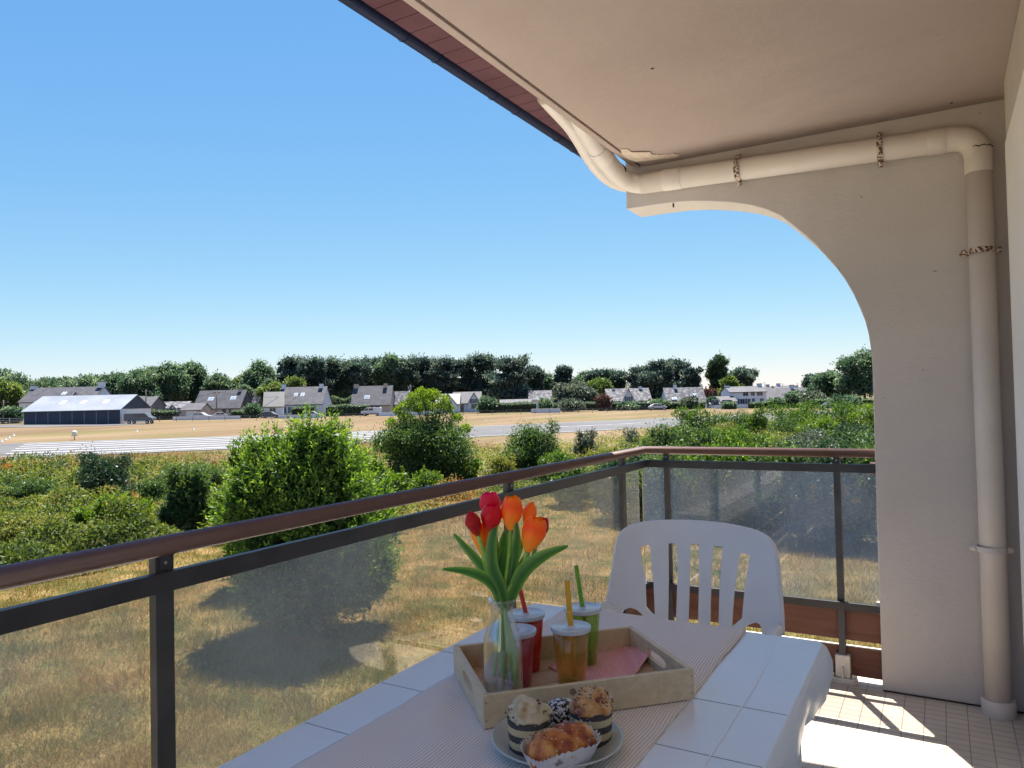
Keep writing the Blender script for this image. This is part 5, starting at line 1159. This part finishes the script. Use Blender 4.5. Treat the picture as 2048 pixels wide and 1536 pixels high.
# ground cover ------------------------------------------------------
def cover(name, polys, n, mt, leaf, hgt, seed, grass=False, wid=.5, bias=0.0, cat=None):
    """scatter leaves or blades over picture-plane polygons projected to the ground; mounds from noise"""
    rng = np.random.default_rng(seed); P = []
    area = [abs(sum(p[i][0]*p[(i+1) % len(p)][1]-p[(i+1) % len(p)][0]*p[i][1] for i in range(len(p)))/2) for p in polys]
    for poly, a in zip(polys, area):
        m = int(n*a/sum(area)); xs = [p[0] for p in poly]; ys_ = [p[1] for p in poly]; k = 0
        while k < m:
            x = rng.uniform(min(xs), max(xs)); y = rng.uniform(min(ys_), max(ys_))
            if inside((x, y), poly):
                d = ray(x, y); D0 = (-2.75-CAM[2])/d[2]; p = CAM+d*D0
                if math.hypot(p[0]-CAM[0], p[1]-CAM[1]) > 48:
                    z = -2.75
                    for _ in range(5): p = CAM+d*((z-CAM[2])/d[2]); z = terrain(p[0], p[1])
                P.append(p); k += 1
    P = np.array(P); dist = np.linalg.norm((P-CAM)[:, :2], axis=1)
    mound = np.array([max(0, .35+1.5*nz((p[0], p[1], 0), .38, seed)+.7*nz((p[0], p[1], 0), 1.1, seed+3)) for p in P])
    n = len(P); sc = (dist/25.0)**.65 if not grass else (dist/14.0)**.75
    if grass:
        tc_ = P[rng.integers(0, n, n//14)]; k_ = rng.random(n) < .6; idx = np.arange(n)*len(tc_)//n; srt = np.argsort(P[:, 1]); ts = tc_[np.argsort(tc_[:, 1])]; Pn = P.copy(); near_ = ts[idx]; dd_ = np.linalg.norm(near_[:, :2]-P[srt][:, :2], axis=1); mv = k_ & (dd_ < .8)
        Ps_ = P[srt]; Ps_[mv, :2] = near_[mv, :2]+rng.normal(size=(mv.sum(), 2))*.07; P = Ps_; dist = np.linalg.norm((P-CAM)[:, :2], axis=1); sc = (dist/14.0)**.75; hgt = hgt*np.clip(.8+1.3*np.array([nz((p[0], p[1], 0), 1.6, seed+2) for p in P]), .35, 2.2)
        P[:, 2] += 0; D = unit(rng.normal(size=(n, 3))*np.array([.5, .5, .2])+np.array([0, 0, .8])); V = leaf_polys(P, D, hgt*(.4+rng.random(n))*sc, leaf*sc, rng, .3)
        tone = np.array([nz((p[0], p[1], 0), .35, seed+9) for p in P]); rn = np.clip(.5+.22*rng.normal(size=n)+.55*tone, 0, 1)
    else:
        P[:, 2] += mound*hgt*(.3+.7*rng.random(n)**.5)+.02; D = unit(rng.normal(size=(n, 3))*.8+np.array([0, 0, .45])); V = leaf_polys(P, D, leaf*(.6+.8*rng.random(n))*sc, leaf*wid*sc, rng)
        tone = np.array([nz((p[0], p[1], 0), .28, seed+21)+.6*nz((p[0], p[1], 0), .9, seed+4) for p in P]); rn = np.clip(.40+bias+.14*rng.normal(size=n)+.62*tone, 0, 1)
    o = fast_mesh(name, V, 4, mt, rn); return tag(o, kind='stuff')
cover('bramble_cover', [[(-60, 945), (120, 935), (330, 940), (450, 930), (470, 1060), (330, 1110), (180, 1150), (-60, 1190)]], 70000, L_BRAMBLE, .125, .75, 3, bias=.06)
cover('bramble_cover', [[(-60, 930), (130, 925), (150, 990), (-60, 1010)], [(330, 945), (450, 930), (450, 985), (300, 985)]], 10000, L_ROUND, .10, .9, 11)
cover('bramble_cover', [[(700, 1000), (980, 950), (1260, 905), (1290, 940), (1180, 975), (900, 1050), (700, 1090)]], 20000, L_BRAMBLE, .09, .7, 17, bias=.05)
cover('thicket_cover', [[(1180, 975), (1280, 950), (1420, 900), (1560, 880), (1800, 870), (1800, 1085), (1500, 1050), (1280, 1022), (1180, 1000)]], 42000, L_ROUND, .10, 1.6, 31)
cover('yellow_scrub', [[(930, 905), (1000, 893), (1130, 896), (1180, 885), (1290, 872), (1420, 862), (1440, 900), (1260, 935), (960, 960)], [(1440, 862), (1560, 850), (1720, 850), (1750, 890), (1440, 905)]], 26000, L_REED, .12, 1.1, 5, wid=.3)
cover('dry_grass', [[(-80, 1130), (460, 1040), (820, 1010), (1280, 975), (1780, 1040), (1780, 1330), (1280, 1290), (800, 1400), (500, 1560), (-80, 1560)]], 150000, L_STRAW, .0075, .16, 8, grass=True)
cover('dry_grass', [[(-60, 915), (445, 905), (470, 950), (-60, 965)], [(700, 880), (1000, 890), (1000, 905), (700, 925)]], 24000, L_STRAW, .010, .10, 9, grass=True)

# ------------------------------------------------------------------ houses along the far road
M_HW = mat('white_render', (.66, .67, .70), .85, (.74, .75, .77), .6); M_HB = mat('beige_render', (.42, .35, .28), .85, (.50, .43, .35), .6); M_HG = mat('grey_brown_render', (.16, .14, .13), .9, (.22, .19, .17), .6)
M_SLT = mat('slate', (.045, .045, .058), .7, (.085, .082, .098), .9, .5, 6, spec=.3, bdist=.03); M_SLP = mat('pale_sheen_slate', (.065, .062, .075), .8, (.20, .195, .20), 1.3, .5, 6, lo=.46, hi=.60, spec=.3, bdist=.03); M_SLD = mat('dark_slate', (.035, .037, .048), .6, (.06, .06, .072), .8)  # M_SLP: pale patches paint the backlit sheen into the slate colour
M_PANE = mat('window_pane', (.03, .04, .055), .12, spec=.8); M_SKYL = mat('skylight_pane', (.35, .42, .50), .08, spec=1.0); M_SHUT = mat('blue_shutter', (.06, .10, .20), .5); M_NAVY = mat('navy_cladding', (.016, .026, .055), .5, (.024, .036, .07), .4)
M_TIN = mat('pale_metal_roof', (.20, .22, .26), .8, (.25, .27, .31), .25, .6, 1.2, spec=.15, bdist=.08); M_PLUM = mat('plum_cladding', (.06, .035, .05), .7)
def frame(b, yaw=0.0):
    u = np.array([RH[0]*math.cos(yaw)-RH[1]*math.sin(yaw), RH[0]*math.sin(yaw)+RH[1]*math.cos(yaw)]); v = np.array([-u[1], u[0]])
    return lambda p: (b[0]+u[0]*p[0]+v[0]*p[1], b[1]+u[1]*p[0]+v[1]*p[1], b[2]+p[2])
def window(Tm, par, u0, u1, z0, z1, shut=None, v=0.0):
    f_ = MB(Tm).box(u0-.08, u1+.08, v-.05, v-.004, z0-.08, z1+.08).build('window', M_WHITE, par)
    MB(Tm).box(u0, (u0+u1)/2-.03, v-.07, v-.052, z0, z1).box((u0+u1)/2+.03, u1, v-.07, v-.052, z0, z1).build('pane', M_PANE, f_)
    if shut:
        w_ = (u1-u0)*.5; MB(Tm).box(u0-.1-w_, u0-.1, v-.06, v-.006, z0-.05, z1+.05).box(u1+.1, u1+.1+w_, v-.06, v-.006, z0-.05, z1+.05).build('shutter', shut, f_)
def house(x0, x1, yr, ye, d, label, wall=None, roof=None, depth=8.5, yaw=0, chim=(), sky_=(), win=(), doors=(), front=None, name='house', cat='house', gable=None, parent=None, dormer=()):
    wall = wall or M_HW; roof = roof or M_SLT
    b = at_dist(x0, d); W_ = (x1-x0)*d/F_PX/math.cos(yaw); dm = d
    hr = (vp(b, (x0+x1)/2, yr)[2]-b[2])*(1+.25*depth/d); he = vp(b, (x0+x1)/2, ye)[2]-b[2]; hr = max(hr, he+.6)
    r_ = parent or empty(name, frame(b, yaw)((W_/2, depth/2, 0)), label, cat, 'houses along the far road'); Tm = frame(b, yaw)
    MB(Tm).prism([(0, -1), (depth, -1), (depth, he), (depth/2, hr-.12), (0, he)], 'x', 0, W_).build('wall', wall, r_)
    sl = (hr-he)/(depth/2); o = .35; rm = MB(Tm)
    rm.prism([(-o, he-o*sl), (depth/2, hr), (depth+o, he-o*sl), (depth+o, he-o*sl+.16), (depth/2, hr+.18), (-o, he-o*sl+.16)], 'x', -.18, W_+.18); rf = recalc(rm.build('roof', roof, r_))
    if gable:
        for e in gable: 
            u_ = -.19 if e == 'l' else W_+.0
            MB(Tm).prism([(0.1, he), (depth/2, hr-.15), (depth-.1, he)], 'x', u_ if e == 'l' else W_+.004, (-.004) if e == 'l' else W_+.05).build('gable', M_SLD, r_)
    for (t, w_, hh_) in chim:
        u = t*W_; c = MB(Tm).box(u-w_/2, u+w_/2, depth/2-.55, depth/2+.55, hr-.9, hr+hh_).build('chimney', wall, rf); MB(Tm).box(u-w_/2-.07, u+w_/2+.07, depth/2-.62, depth/2+.62, hr+hh_+.003, hr+hh_+.12).build('cap', M_SLD, c)
    for (t, s_, w_) in sky_:
        u = t*W_; n_ = math.hypot(1, sl); y0 = s_*depth/2; y1 = y0+.95/n_
        def q_(u_, y_, e_): return (u_, y_-e_*sl/n_, he+y_*sl+.17+e_/n_)
        for a_, nm_, mt_, ex in ((.03, 'skylight', M_WHITE, .10), (.05, 'pane', M_SKYL, 0)):
            m = MB(Tm); p8 = [q_(u+sx*(w_/2+ex), (y0-ex if sy < 0 else y1+ex), ez) for ez in (-.05, a_) for sx, sy in ((-1, -1), (1, -1), (1, 1), (-1, 1))]
            m.add(p8, [(0, 3, 2, 1), (4, 5, 6, 7), (0, 1, 5, 4), (1, 2, 6, 5), (2, 3, 7, 6), (3, 0, 4, 7)]); par = m.build(nm_, mt_, rf if nm_ == 'skylight' else par)
    for w4 in win: window(Tm, r_, w4[0]*W_, w4[1]*W_, w4[2], w4[3], w4[4] if len(w4) > 4 else None)
    for (a, c_, h_, mt_) in doors: MB(Tm).box(a*W_, c_*W_, -.05, -.004, .02, h_).build('door', mt_, r_)
    if front:
        a, c_, hf, outd = front; u0, u1 = a*W_, c_*W_; um = (u0+u1)/2; hz = hf*hr; hw = min(he, hz-(u1-u0)*.55)
        MB(Tm).prism([(u0, -1), (u1, -1), (u1, hw), (um, hz-.1), (u0, hw)], 'y', -outd, depth/2-.3).build('gable_wing', wall, r_)
        k = (hz-hw)/((u1-u0)/2); recalc(MB(Tm).prism([(u0-.3, hw-.3*k), (um, hz), (u1+.3, hw-.3*k), (u1+.3, hw-.3*k+.16), (um, hz+.18), (u0-.3, hw-.3*k+.16)], 'y', -outd-.3, depth/2-.25).build('wing_roof', roof, r_))
        window(Tm, r_, um-.45, um+.45, hw*.95, hw*.95+1.1, M_SHUT, -outd)
        window(Tm, r_, um-.7, um+.7, .9, 2.1, None, -outd)
    for (a, c_) in dormer:
        u0, u1 = a*W_, c_*W_; MB(Tm).box(u0, u1, -.01, depth/2*.75, he-.2, he+(hr-he)*.62).build('dormer', wall, r_); MB(Tm).box(u0-.15, u1+.15, -.3, depth/2*.9, he+(hr-he)*.62+.003, he+(hr-he)*.62+.16).build('dormer_roof', roof, r_)
    return r_, Tm, W_, he, hr
house(38, 160, 776, 803, 200, 'long slate roofed house with white gable rising behind the hangar', chim=((.01, 1.2, .6), (.96, 1.2, 1.2)), win=((.04, .09, 1, 2.2),), sky_=((.52, .45, .8),), front=(.72, .88, .82, .5), depth=10)
house(258, 297, 795, 812, 188, 'small grey brown gabled house right of the hangar', wall=M_HG, roof=M_SLD, depth=7, front=(.08, .92, 1.02, .8))
house(294, 360, 805, 817, 196, 'low house with glaring whitish patched roof', roof=M_SLP, depth=8, front=(.5, .95, .8, .6))
house(386, 472, 782, 816, 192, 'brown slate roofed house with two skylights and beige walls', wall=M_HB, roof=M_SLT, depth=9, chim=((.87, .8, .4),), sky_=((.30, .42, 1.1), (.78, .45, 1.1)), win=((.62, .70, .9, 2.1), (.76, .82, .9, 2.1)), doors=((.22, .30, 2.1, M_WHITE),), gable='r')
house(362, 398, 808, 820, 184, 'small garage annex with grey roof beside the brown roofed house', wall=M_HB, depth=6, doors=((.25, .8, 2.0, M_WHITE),), name='garage', cat='garage')
house(500, 548, 781, 805, 224, 'slate roof half hidden in the trees between two houses', depth=8, wall=M_HG)
house(553, 640, 775, 808, 186, 'wide slate roofed white house with two chimneys and paired skylights', depth=9.5, chim=((.03, .8, .9), (.88, .9, .8)), sky_=((.36, .45, .65), (.51, .45, .65)), win=((.08, .16, .9, 2.2, M_SHUT), (.30, .38, .9, 2.2, M_SHUT), (.70, .78, .9, 2.2)), doors=((.50, .57, 2.1, M_PANE),))
house(527, 562, 785, 812, 183, 'narrow white gabled house with dark side roof left of the wide house', depth=7, roof=M_SLD, wall=M_HW, yaw=.25, win=((.3, .6, .9, 2.1),))
house(702, 778, 773, 809, 192, 'steep slate roofed house with beige front and a white gable', wall=M_HB, depth=9, chim=((.05, 1.1, .7), (.82, .9, .7)), sky_=((.38, .30, 1.1),), win=((.62, .72, .9, 2.2), (.3, .38, .9, 2.2)), doors=((.50, .57, 2.1, M_PANE),))
house(774, 812, 784, 808, 196, 'low white wing with pale roof right of the steep roofed house', roof=M_SLP, depth=7, win=((.2, .4, .9, 2.1),))
house(872, 918, 789, 808, 186, 'white garage with dark gable behind the tufted shrub', depth=7, front=(.1, .9, 1.0, .5), roof=M_SLD, name='garage', cat='garage')
house(905, 961, 785, 806, 190, 'white garage with dark gable at the right end of its roof', depth=8, roof=M_SLT, gable='r', front=(.55, .98, .95, .4), name='garage', cat='garage', doors=((.1, .4, 2.0, M_HG),))
house(1058, 1104, 782, 800, 214, 'small slate roof peeping out beside the end of the grove', depth=8, roof=M_SLP)
house(1216, 1302, 778, 801, 190, 'white house with a pointed front gable and pale slate roof', depth=9, roof=M_SLP, front=(.33, .60, .98, .8), chim=((.82, .8, .6), (.18, .7, .3)), win=((.08, .17, .9, 2.1), (.70, .80, .9, 2.1)), doors=((.62, .68, 2.1, M_SHUT),))
house(1335, 1411, 776, 804, 194, 'house with a steep patchy pale roof and one dark chimney', depth=9, roof=M_SLP, chim=((.30, .7, .9),), sky_=((.76, .35, .8), (.20, .12, 1.0)), win=((.12, .24, .9, 2.1), (.6, .7, .9, 2.1)), doors=((.4, .47, 2.1, M_PANE),))
h_ = house(1460, 1530, 774, 784, 192, 'two storey white house with shuttered windows and end chimneys', depth=8, roof=M_SLT, chim=((.05, 1.0, .5), (.96, 1.0, .7)), win=((.36, .50, 2.75, 3.75), (.58, .68, 2.75, 3.75), (.74, .90, 2.75, 3.75), (.28, .40, .8, 2.0, M_SHUT), (.48, .56, .8, 2.0), (.82, .92, .8, 2.0)), doors=((.60, .68, 2.1, M_SHUT),))
house(1436, 1472, 794, 803, 188, 'low garage with slate roof left of the two storey house', depth=6, roof=M_SLT, name='garage', cat='garage', doors=((.2, .7, 1.9, M_PANE),))
house(1420, 1438, 801, 808, 184, 'tiny white gabled shed beside the low garage', depth=4, front=(.02, .98, 1.0, .3), roof=M_TIN, name='shed', cat='shed')
house(1533, 1620, 777, 799, 196, 'long low house with plain grey slate roof', depth=9, roof=M_SLT, chim=((.70, .8, .8),), win=((.3, .4, .8, 1.8), (.6, .7, .8, 1.8)))
for x0, x1, yr, ye, lb, ch_ in [(1520, 1560, 774, 781, 'distant slate roof with a chimney behind the two storey house', ((.6, 1, .7),)), (1556, 1592, 772, 780, 'distant roof with gable dormer behind the long grey roof', ((.3, 1, .8),)), (1588, 1625, 775, 781, 'distant roof at the right end behind the long grey roof', ((.4, 1, .6),)), (1000, 1062, 800, 806, 'pale low roof among hedges under the grove', ())]:
    house(x0, x1, yr, ye, 255 if yr < 790 else 200, lb, depth=9, chim=ch_, roof=M_SLT)

# hangar
a = gp(48, 849.5); c = gp(241, 848); u = (c-a)[:2]; WH = np.linalg.norm(u); u = u/WH; v = np.array([-u[1], u[0]]); zb_ = min(a[2], c[2])
HG = lambda p: (a[0]+u[0]*p[0]+v[0]*p[1], a[1]+u[1]*p[0]+v[1]*p[1], zb_+p[2])
hd = 13.0; he = (vp(c, 241, 818)[2]-zb_); hr = (vp(c, 225, 792)[2]-zb_)*1.04
hg = empty('hangar', HG((WH/2, hd/2, 0)), 'aircraft hangar with pale metal roof and dark blue sliding doors', 'hangar', None)
MB(HG).prism([(0, -1), (hd, -1), (hd, he), (hd/2, hr-.1), (0, he)], 'x', 0, WH).build('wall', M_HW, hg)
sl = (hr-he)/(hd/2); recalc(MB(HG).prism([(-.5, he-.5*sl), (hd/2, hr), (hd+.5, he-.5*sl), (hd+.5, he-.5*sl+.12), (hd/2, hr+.13), (-.5, he-.5*sl+.12)], 'x', -.3, WH+.25).build('roof', M_TIN, hg))
MB(HG).prism([(.0, he+.02), (hd/2, hr-.12), (hd, he+.02)], 'x', WH+.003, WH+.06).build('gable', M_NAVY, hg)
for k in range(8):
    d_ = MB(HG).box(.06+WH/8*k, WH/8*(k+1)-.06, -.12, -.005, .0, he-.12).build('sliding_door', M_NAVY, hg)
    if k: MB(HG).box(WH/8*k-.055, WH/8*k+.055, -.10, -.006, .05, he-.15).build('door_post', mat('pale_post', (.25, .28, .33), .5) if k == 1 else bpy.data.materials['pale_post'], hg)
for t in (.30, .52, .76):
    y0 = hd/2*.38; y1 = hd/2*.62; MB(HG).add([HGp for HGp in [(WH*t-.4, y0, he+y0*sl+.125), (WH*t+.5, y0, he+y0*sl+.125), (WH*t+.5, y1, he+y1*sl+.125), (WH*t-.4, y1, he+y1*sl+.125), (WH*t-.4, y0, he+y0*sl+.15), (WH*t+.5, y0, he+y0*sl+.15), (WH*t+.5, y1, he+y1*sl+.15), (WH*t-.4, y1, he+y1*sl+.15)]], [(0, 3, 2, 1), (4, 5, 6, 7), (0, 1, 5, 4), (1, 2, 6, 5), (2, 3, 7, 6), (3, 0, 4, 7)]).build('roof_light', mat('roof_light', (.55, .50, .48), .5) if t == .30 else bpy.data.materials['roof_light'], hg)

# vehicles
M_TYRE = mat('tyre', (.02, .02, .02), .8); M_RIM = mat('rim', (.45, .45, .47), .3, metal=.8)
def car(px, by, d, col, label, kind='car', face=1, yaw=0.0, L=None):
    b = at_dist(px, d); zz = vp(b, px, by)[2]; b[2] = max(b[2], min(zz, b[2]+.5)) if False else b[2]
    nm, ct = ('parked_van', 'van') if kind == 'van' else ('parked_car', 'car'); r_ = empty(nm, b, label, ct, 'vehicles parked by the houses and the hangar')
    L = L or (5.0 if kind == 'van' else 4.2); H_ = 1.95 if kind == 'van' else 1.48; Wd = 1.85 if kind == 'van' else 1.72
    T0 = frame(b, yaw); T_ = lambda p: T0((face*p[0], p[1], p[2]))
    if kind == 'van': low = [(-.5, .30), (.49, .30), (.5, .42), (.49, .58), (.38, .66), (.27, .97), (.22, 1.0), (-.46, 1.0), (-.5, .93)]; win = [(.36, .66), (.27, .93), (.13, .93), (.13, .66)]; win2 = [(.10, .66), (.10, .92), (-.12, .92), (-.12, .66)]
    else: low = [(-.5, .28), (.49, .28), (.5, .42), (.47, .55), (.30, .62), (.12, .97), (.02, 1.0), (-.22, .98), (-.40, .66), (-.49, .60)]; win = [(.27, .64), (.11, .92), (-.03, .94), (-.03, .63)]; win2 = [(-.06, .63), (-.06, .94), (-.22, .92), (-.36, .66)]
    m = mat('car_paint_'+label.split()[0]+str(px), col, .25, spec=.7)
    bd = recalc(MB(T_).prism([(x*L, z*H_) for x, z in low], 'y', 0, Wd).build('body', m, r_, bevel=.05))
    for w_ in (win, win2):
        for y_ in ((-.015, -.002), (Wd+.002, Wd+.015)): recalc(MB(T_).prism([(x*L, z*H_) for x, z in w_], 'y', *y_).build('window', M_PANE, r_))
    for x in (-.31, .33):
        for y_ in (-.03, Wd-.17):
            wq = MB(T_).tube([(x*L, y_, .32), (x*L, y_+.2, .32)], .32, 18).build('wheel', M_TYRE, r_); MB(T_).tube([(x*L, y_-.012, .32), (x*L, y_+.212, .32)], .18, 12).build('rim', M_RIM, wq)
    MB(T_).box(.490*L, .502*L, .12, .42, .46*H_, .54*H_).box(.490*L, .502*L, Wd-.42, Wd-.12, .46*H_, .54*H_).build('headlight', M_WHITE, r_)
car(275, 845, 150, (.10, .105, .115), 'dark grey van parked at the right end of the hangar', 'van', 1, L=5.1)
car(398, 833, 174, (.42, .45, .50), 'white car in front of the twin skylight house', 'car', 1)
car(438, 833, 176, (.50, .50, .52), 'small white car at the right of the twin skylight house', 'car', -1, .4, L=3.6)
car(537, 832, 174, (.03, .04, .08), 'dark blue car in front of the narrow gabled house', 'car', 1)
car(621, 832, 172, (.30, .34, .40), 'silver car in front of the wide slate roofed house', 'car', 1, L=4.4)
car(741, 830, 174, (.55, .57, .60), 'white van in front of the steep roofed house', 'van', -1, L=4.6)
car(1316, 818, 178, (.55, .56, .58), 'pale grey car by the white gabled house', 'car', 1)
car(1662, 806, 160, (.05, .05, .06), 'black car under the trees at the right', 'car', -1)

# fences, poles, markers
def fence(x0, x1, d, hgt, label, mt, gap=2.5, solid=False, name='fence'):
    a = at_dist(x0, d); c = at_dist(x1, d); u = (c-a); L = np.linalg.norm(u[:2]); u2 = u[:2]/L; v2 = np.array([-u2[1], u2[0]]); sl_ = u[2]/L
    T_ = lambda p: (a[0]+u2[0]*p[0]+v2[0]*p[1], a[1]+u2[1]*p[0]+v2[1]*p[1], a[2]+sl_*p[0]+p[2]); r_ = empty(name, (a+c)/2, label, 'wall' if solid else 'fence')
    if solid: MB(T_).box(0, L, 0, .2, -.3, hgt).build('wall_panel', mt, r_); MB(T_).box(-.03, L+.03, -.04, .24, hgt+.003, hgt+.06).build('coping', mt, r_)
    else:
        k = max(1, int(L/gap)); k = min(k, 60)
        for i in range(k+1): MB(T_).box(L*i/k-.05, L*i/k+.05, -.05, .05, -.3, hgt).build('post', mt, r_)
        m = MB(T_); [m.box(0, L, .06, .075, hgt*q_, hgt*q_+.05) for q_ in (.3, .6, .92)]; m.build('wire', mt, r_)
M_FPOST = mat('weathered_post', (.22, .21, .19), .8)
fence(345, 480, 170, .75, 'low white garden wall in front of the twin skylight house', M_HW, solid=True, name='garden_wall'); fence(556, 645, 169, .7, 'low white garden wall in front of the wide house', M_HW, solid=True, name='garden_wall'); fence(757, 872, 172, .8, 'white garden wall right of the white van', M_HW, solid=True, name='garden_wall'); fence(1062, 1120, 170, .9, 'short white fence wall by the small green bush', M_HW, solid=True, name='garden_wall'); fence(1430, 1550, 180, .7, 'low white wall in front of the two storey house', M_HW, solid=True, name='garden_wall')
fence(285, 720, 162, 1.0, 'long wire fence with grey posts left along the field', M_FPOST, 3); fence(870, 1330, 164, 1.0, 'wire fence with grey posts along the middle of the field', M_FPOST, 3)
fence(-40, 47, 168, 1.1, 'pale board fence left of the hangar', M_HW, 2)
M_POLE = mat('wooden_pole', (.14, .115, .095), .9)
def pole(px, ty, d, label):
    b = at_dist(px, d); h = vp(b, px, ty)[2]-b[2]; r_ = empty('utility_pole', b, label, 'utility pole', 'utility poles'); MB().tube([tuple(b-[0, 0, .3]), tuple(b+[0, 0, h])], [.16, .10], 10).build('pole', M_POLE, r_, smooth=True)
    T_ = frame(b, .3); MB(T_).box(-.9, .9, -.06, .06, h-.5, h-.36).build('crossarm', M_POLE, r_)
    for x in (-.75, 0, .75): MB(T_).tube([(x, 0, h-.355), (x, 0, h-.2)], .05, 8).build('insulator', M_WHITE, r_)
    return b+np.array([0, 0, h-.2])
p1 = pole(292, 779, 186, 'utility pole beside the small grey brown house'); p2 = pole(433, 782, 180, 'utility pole in front of the twin skylight roof'); p3 = pole(655, 776, 190, 'utility pole behind the clipped hedge'); p0 = pole(7, 800, 170, 'utility pole at the left edge of the view'); p4 = pole(1570, 786, 186, 'utility pole before the long grey roof'); p5 = pole(822, 770, 190, 'utility pole between the white wing and the garages')
for (q0, q1, lb) in ((p1, p2, 'overhead wire between the grey brown house and the skylight house'), (p2, p3, 'overhead wire running to the pole behind the clipped hedge')):
    n_ = 12; pts = [tuple(q0*(1-i/n_)+q1*(i/n_)+np.array([0, 0, -1.6*math.sin(math.pi*i/n_)])) for i in range(n_+1)]; tag(MB().tube(pts, .03, 5).build('overhead_wire', M_CRACK, None, pts[0]), lb, 'wire')
for px, hh_ in ((1530, 2.2), (1537, 1.6), (1566, 1.8), (1596, 2.0)):
    b = at_dist(px, 252); z0 = vp(b, px, 778)[2]; m = MB().tube([(b[0], b[1], z0-1.5), (b[0], b[1], z0+hh_)], .05, 5)
    for k in range(3): m.tube([(b[0]-.5*RH[0], b[1]-.5*RH[1], z0+hh_-.15-.3*k), (b[0]+.5*RH[0], b[1]+.5*RH[1], z0+hh_-.15-.3*k)], .03, 4)
    tag(m.build('roof_antenna', M_STEEL, None, (b[0], b[1], z0-1.5)), {1530: 'tallest television aerial on the distant left roof', 1537: 'short television aerial next to the tallest one', 1566: 'television aerial above the gable dormer roof', 1596: 'television aerial on the distant right roof'}[px], 'aerial')
M_MARK = mat('marker_white', (.75, .72, .66), .6)
def marker(px, py, hpx, label, kind='cone'):
    b = gp(px, py); s_ = ((b-CAM)@FW)/F_PX; h = hpx*s_; r_ = empty('runway_marker', b, label, 'marker', 'white markers beside the runway')
    if kind == 'cone': MB().lathe([(h*.62, -.02), (h*.62, .06), (h*.5, .07), (h*.08, h), (0, h)], tuple(b), 12).build('cone', M_MARK, r_)
    else:
        MB().tube([tuple(b), tuple(b+[0, 0, h*.7])], .05, 8).build('post', M_FPOST, r_); MB(frame(b, .2)).box(-.35, .35, -.05, .05, h*.45, h*.62).build('board', M_MARK, r_); m = MB(); lump(m, tuple(b+[0, 0, h*.85]), (.28, .28, .26), 0, 1, 1, 12, 8); m.build('ball', M_MARK, r_, smooth=True)
for i, (x, y) in enumerate([(3, 885), (11, 881), (18, 877), (27, 872)]): marker(x, y, 5, ['lowest of the four white cones at the left edge', 'second white cone up at the left edge', 'third white cone up at the left edge', 'highest of the four white cones at the left edge'][i])
marker(149, 880, 17, 'white ball topped marker post above the runway stripes', 'post')
marker(273, 864, 5, 'white cone above the middle of the striped runway end'); marker(386, 860, 5, 'white cone above the right part of the runway stripes'); marker(972, 842, 4, 'small white cone in the field before the grove'); marker(984, 842, 4, 'small white cone just right of the first one in the field')
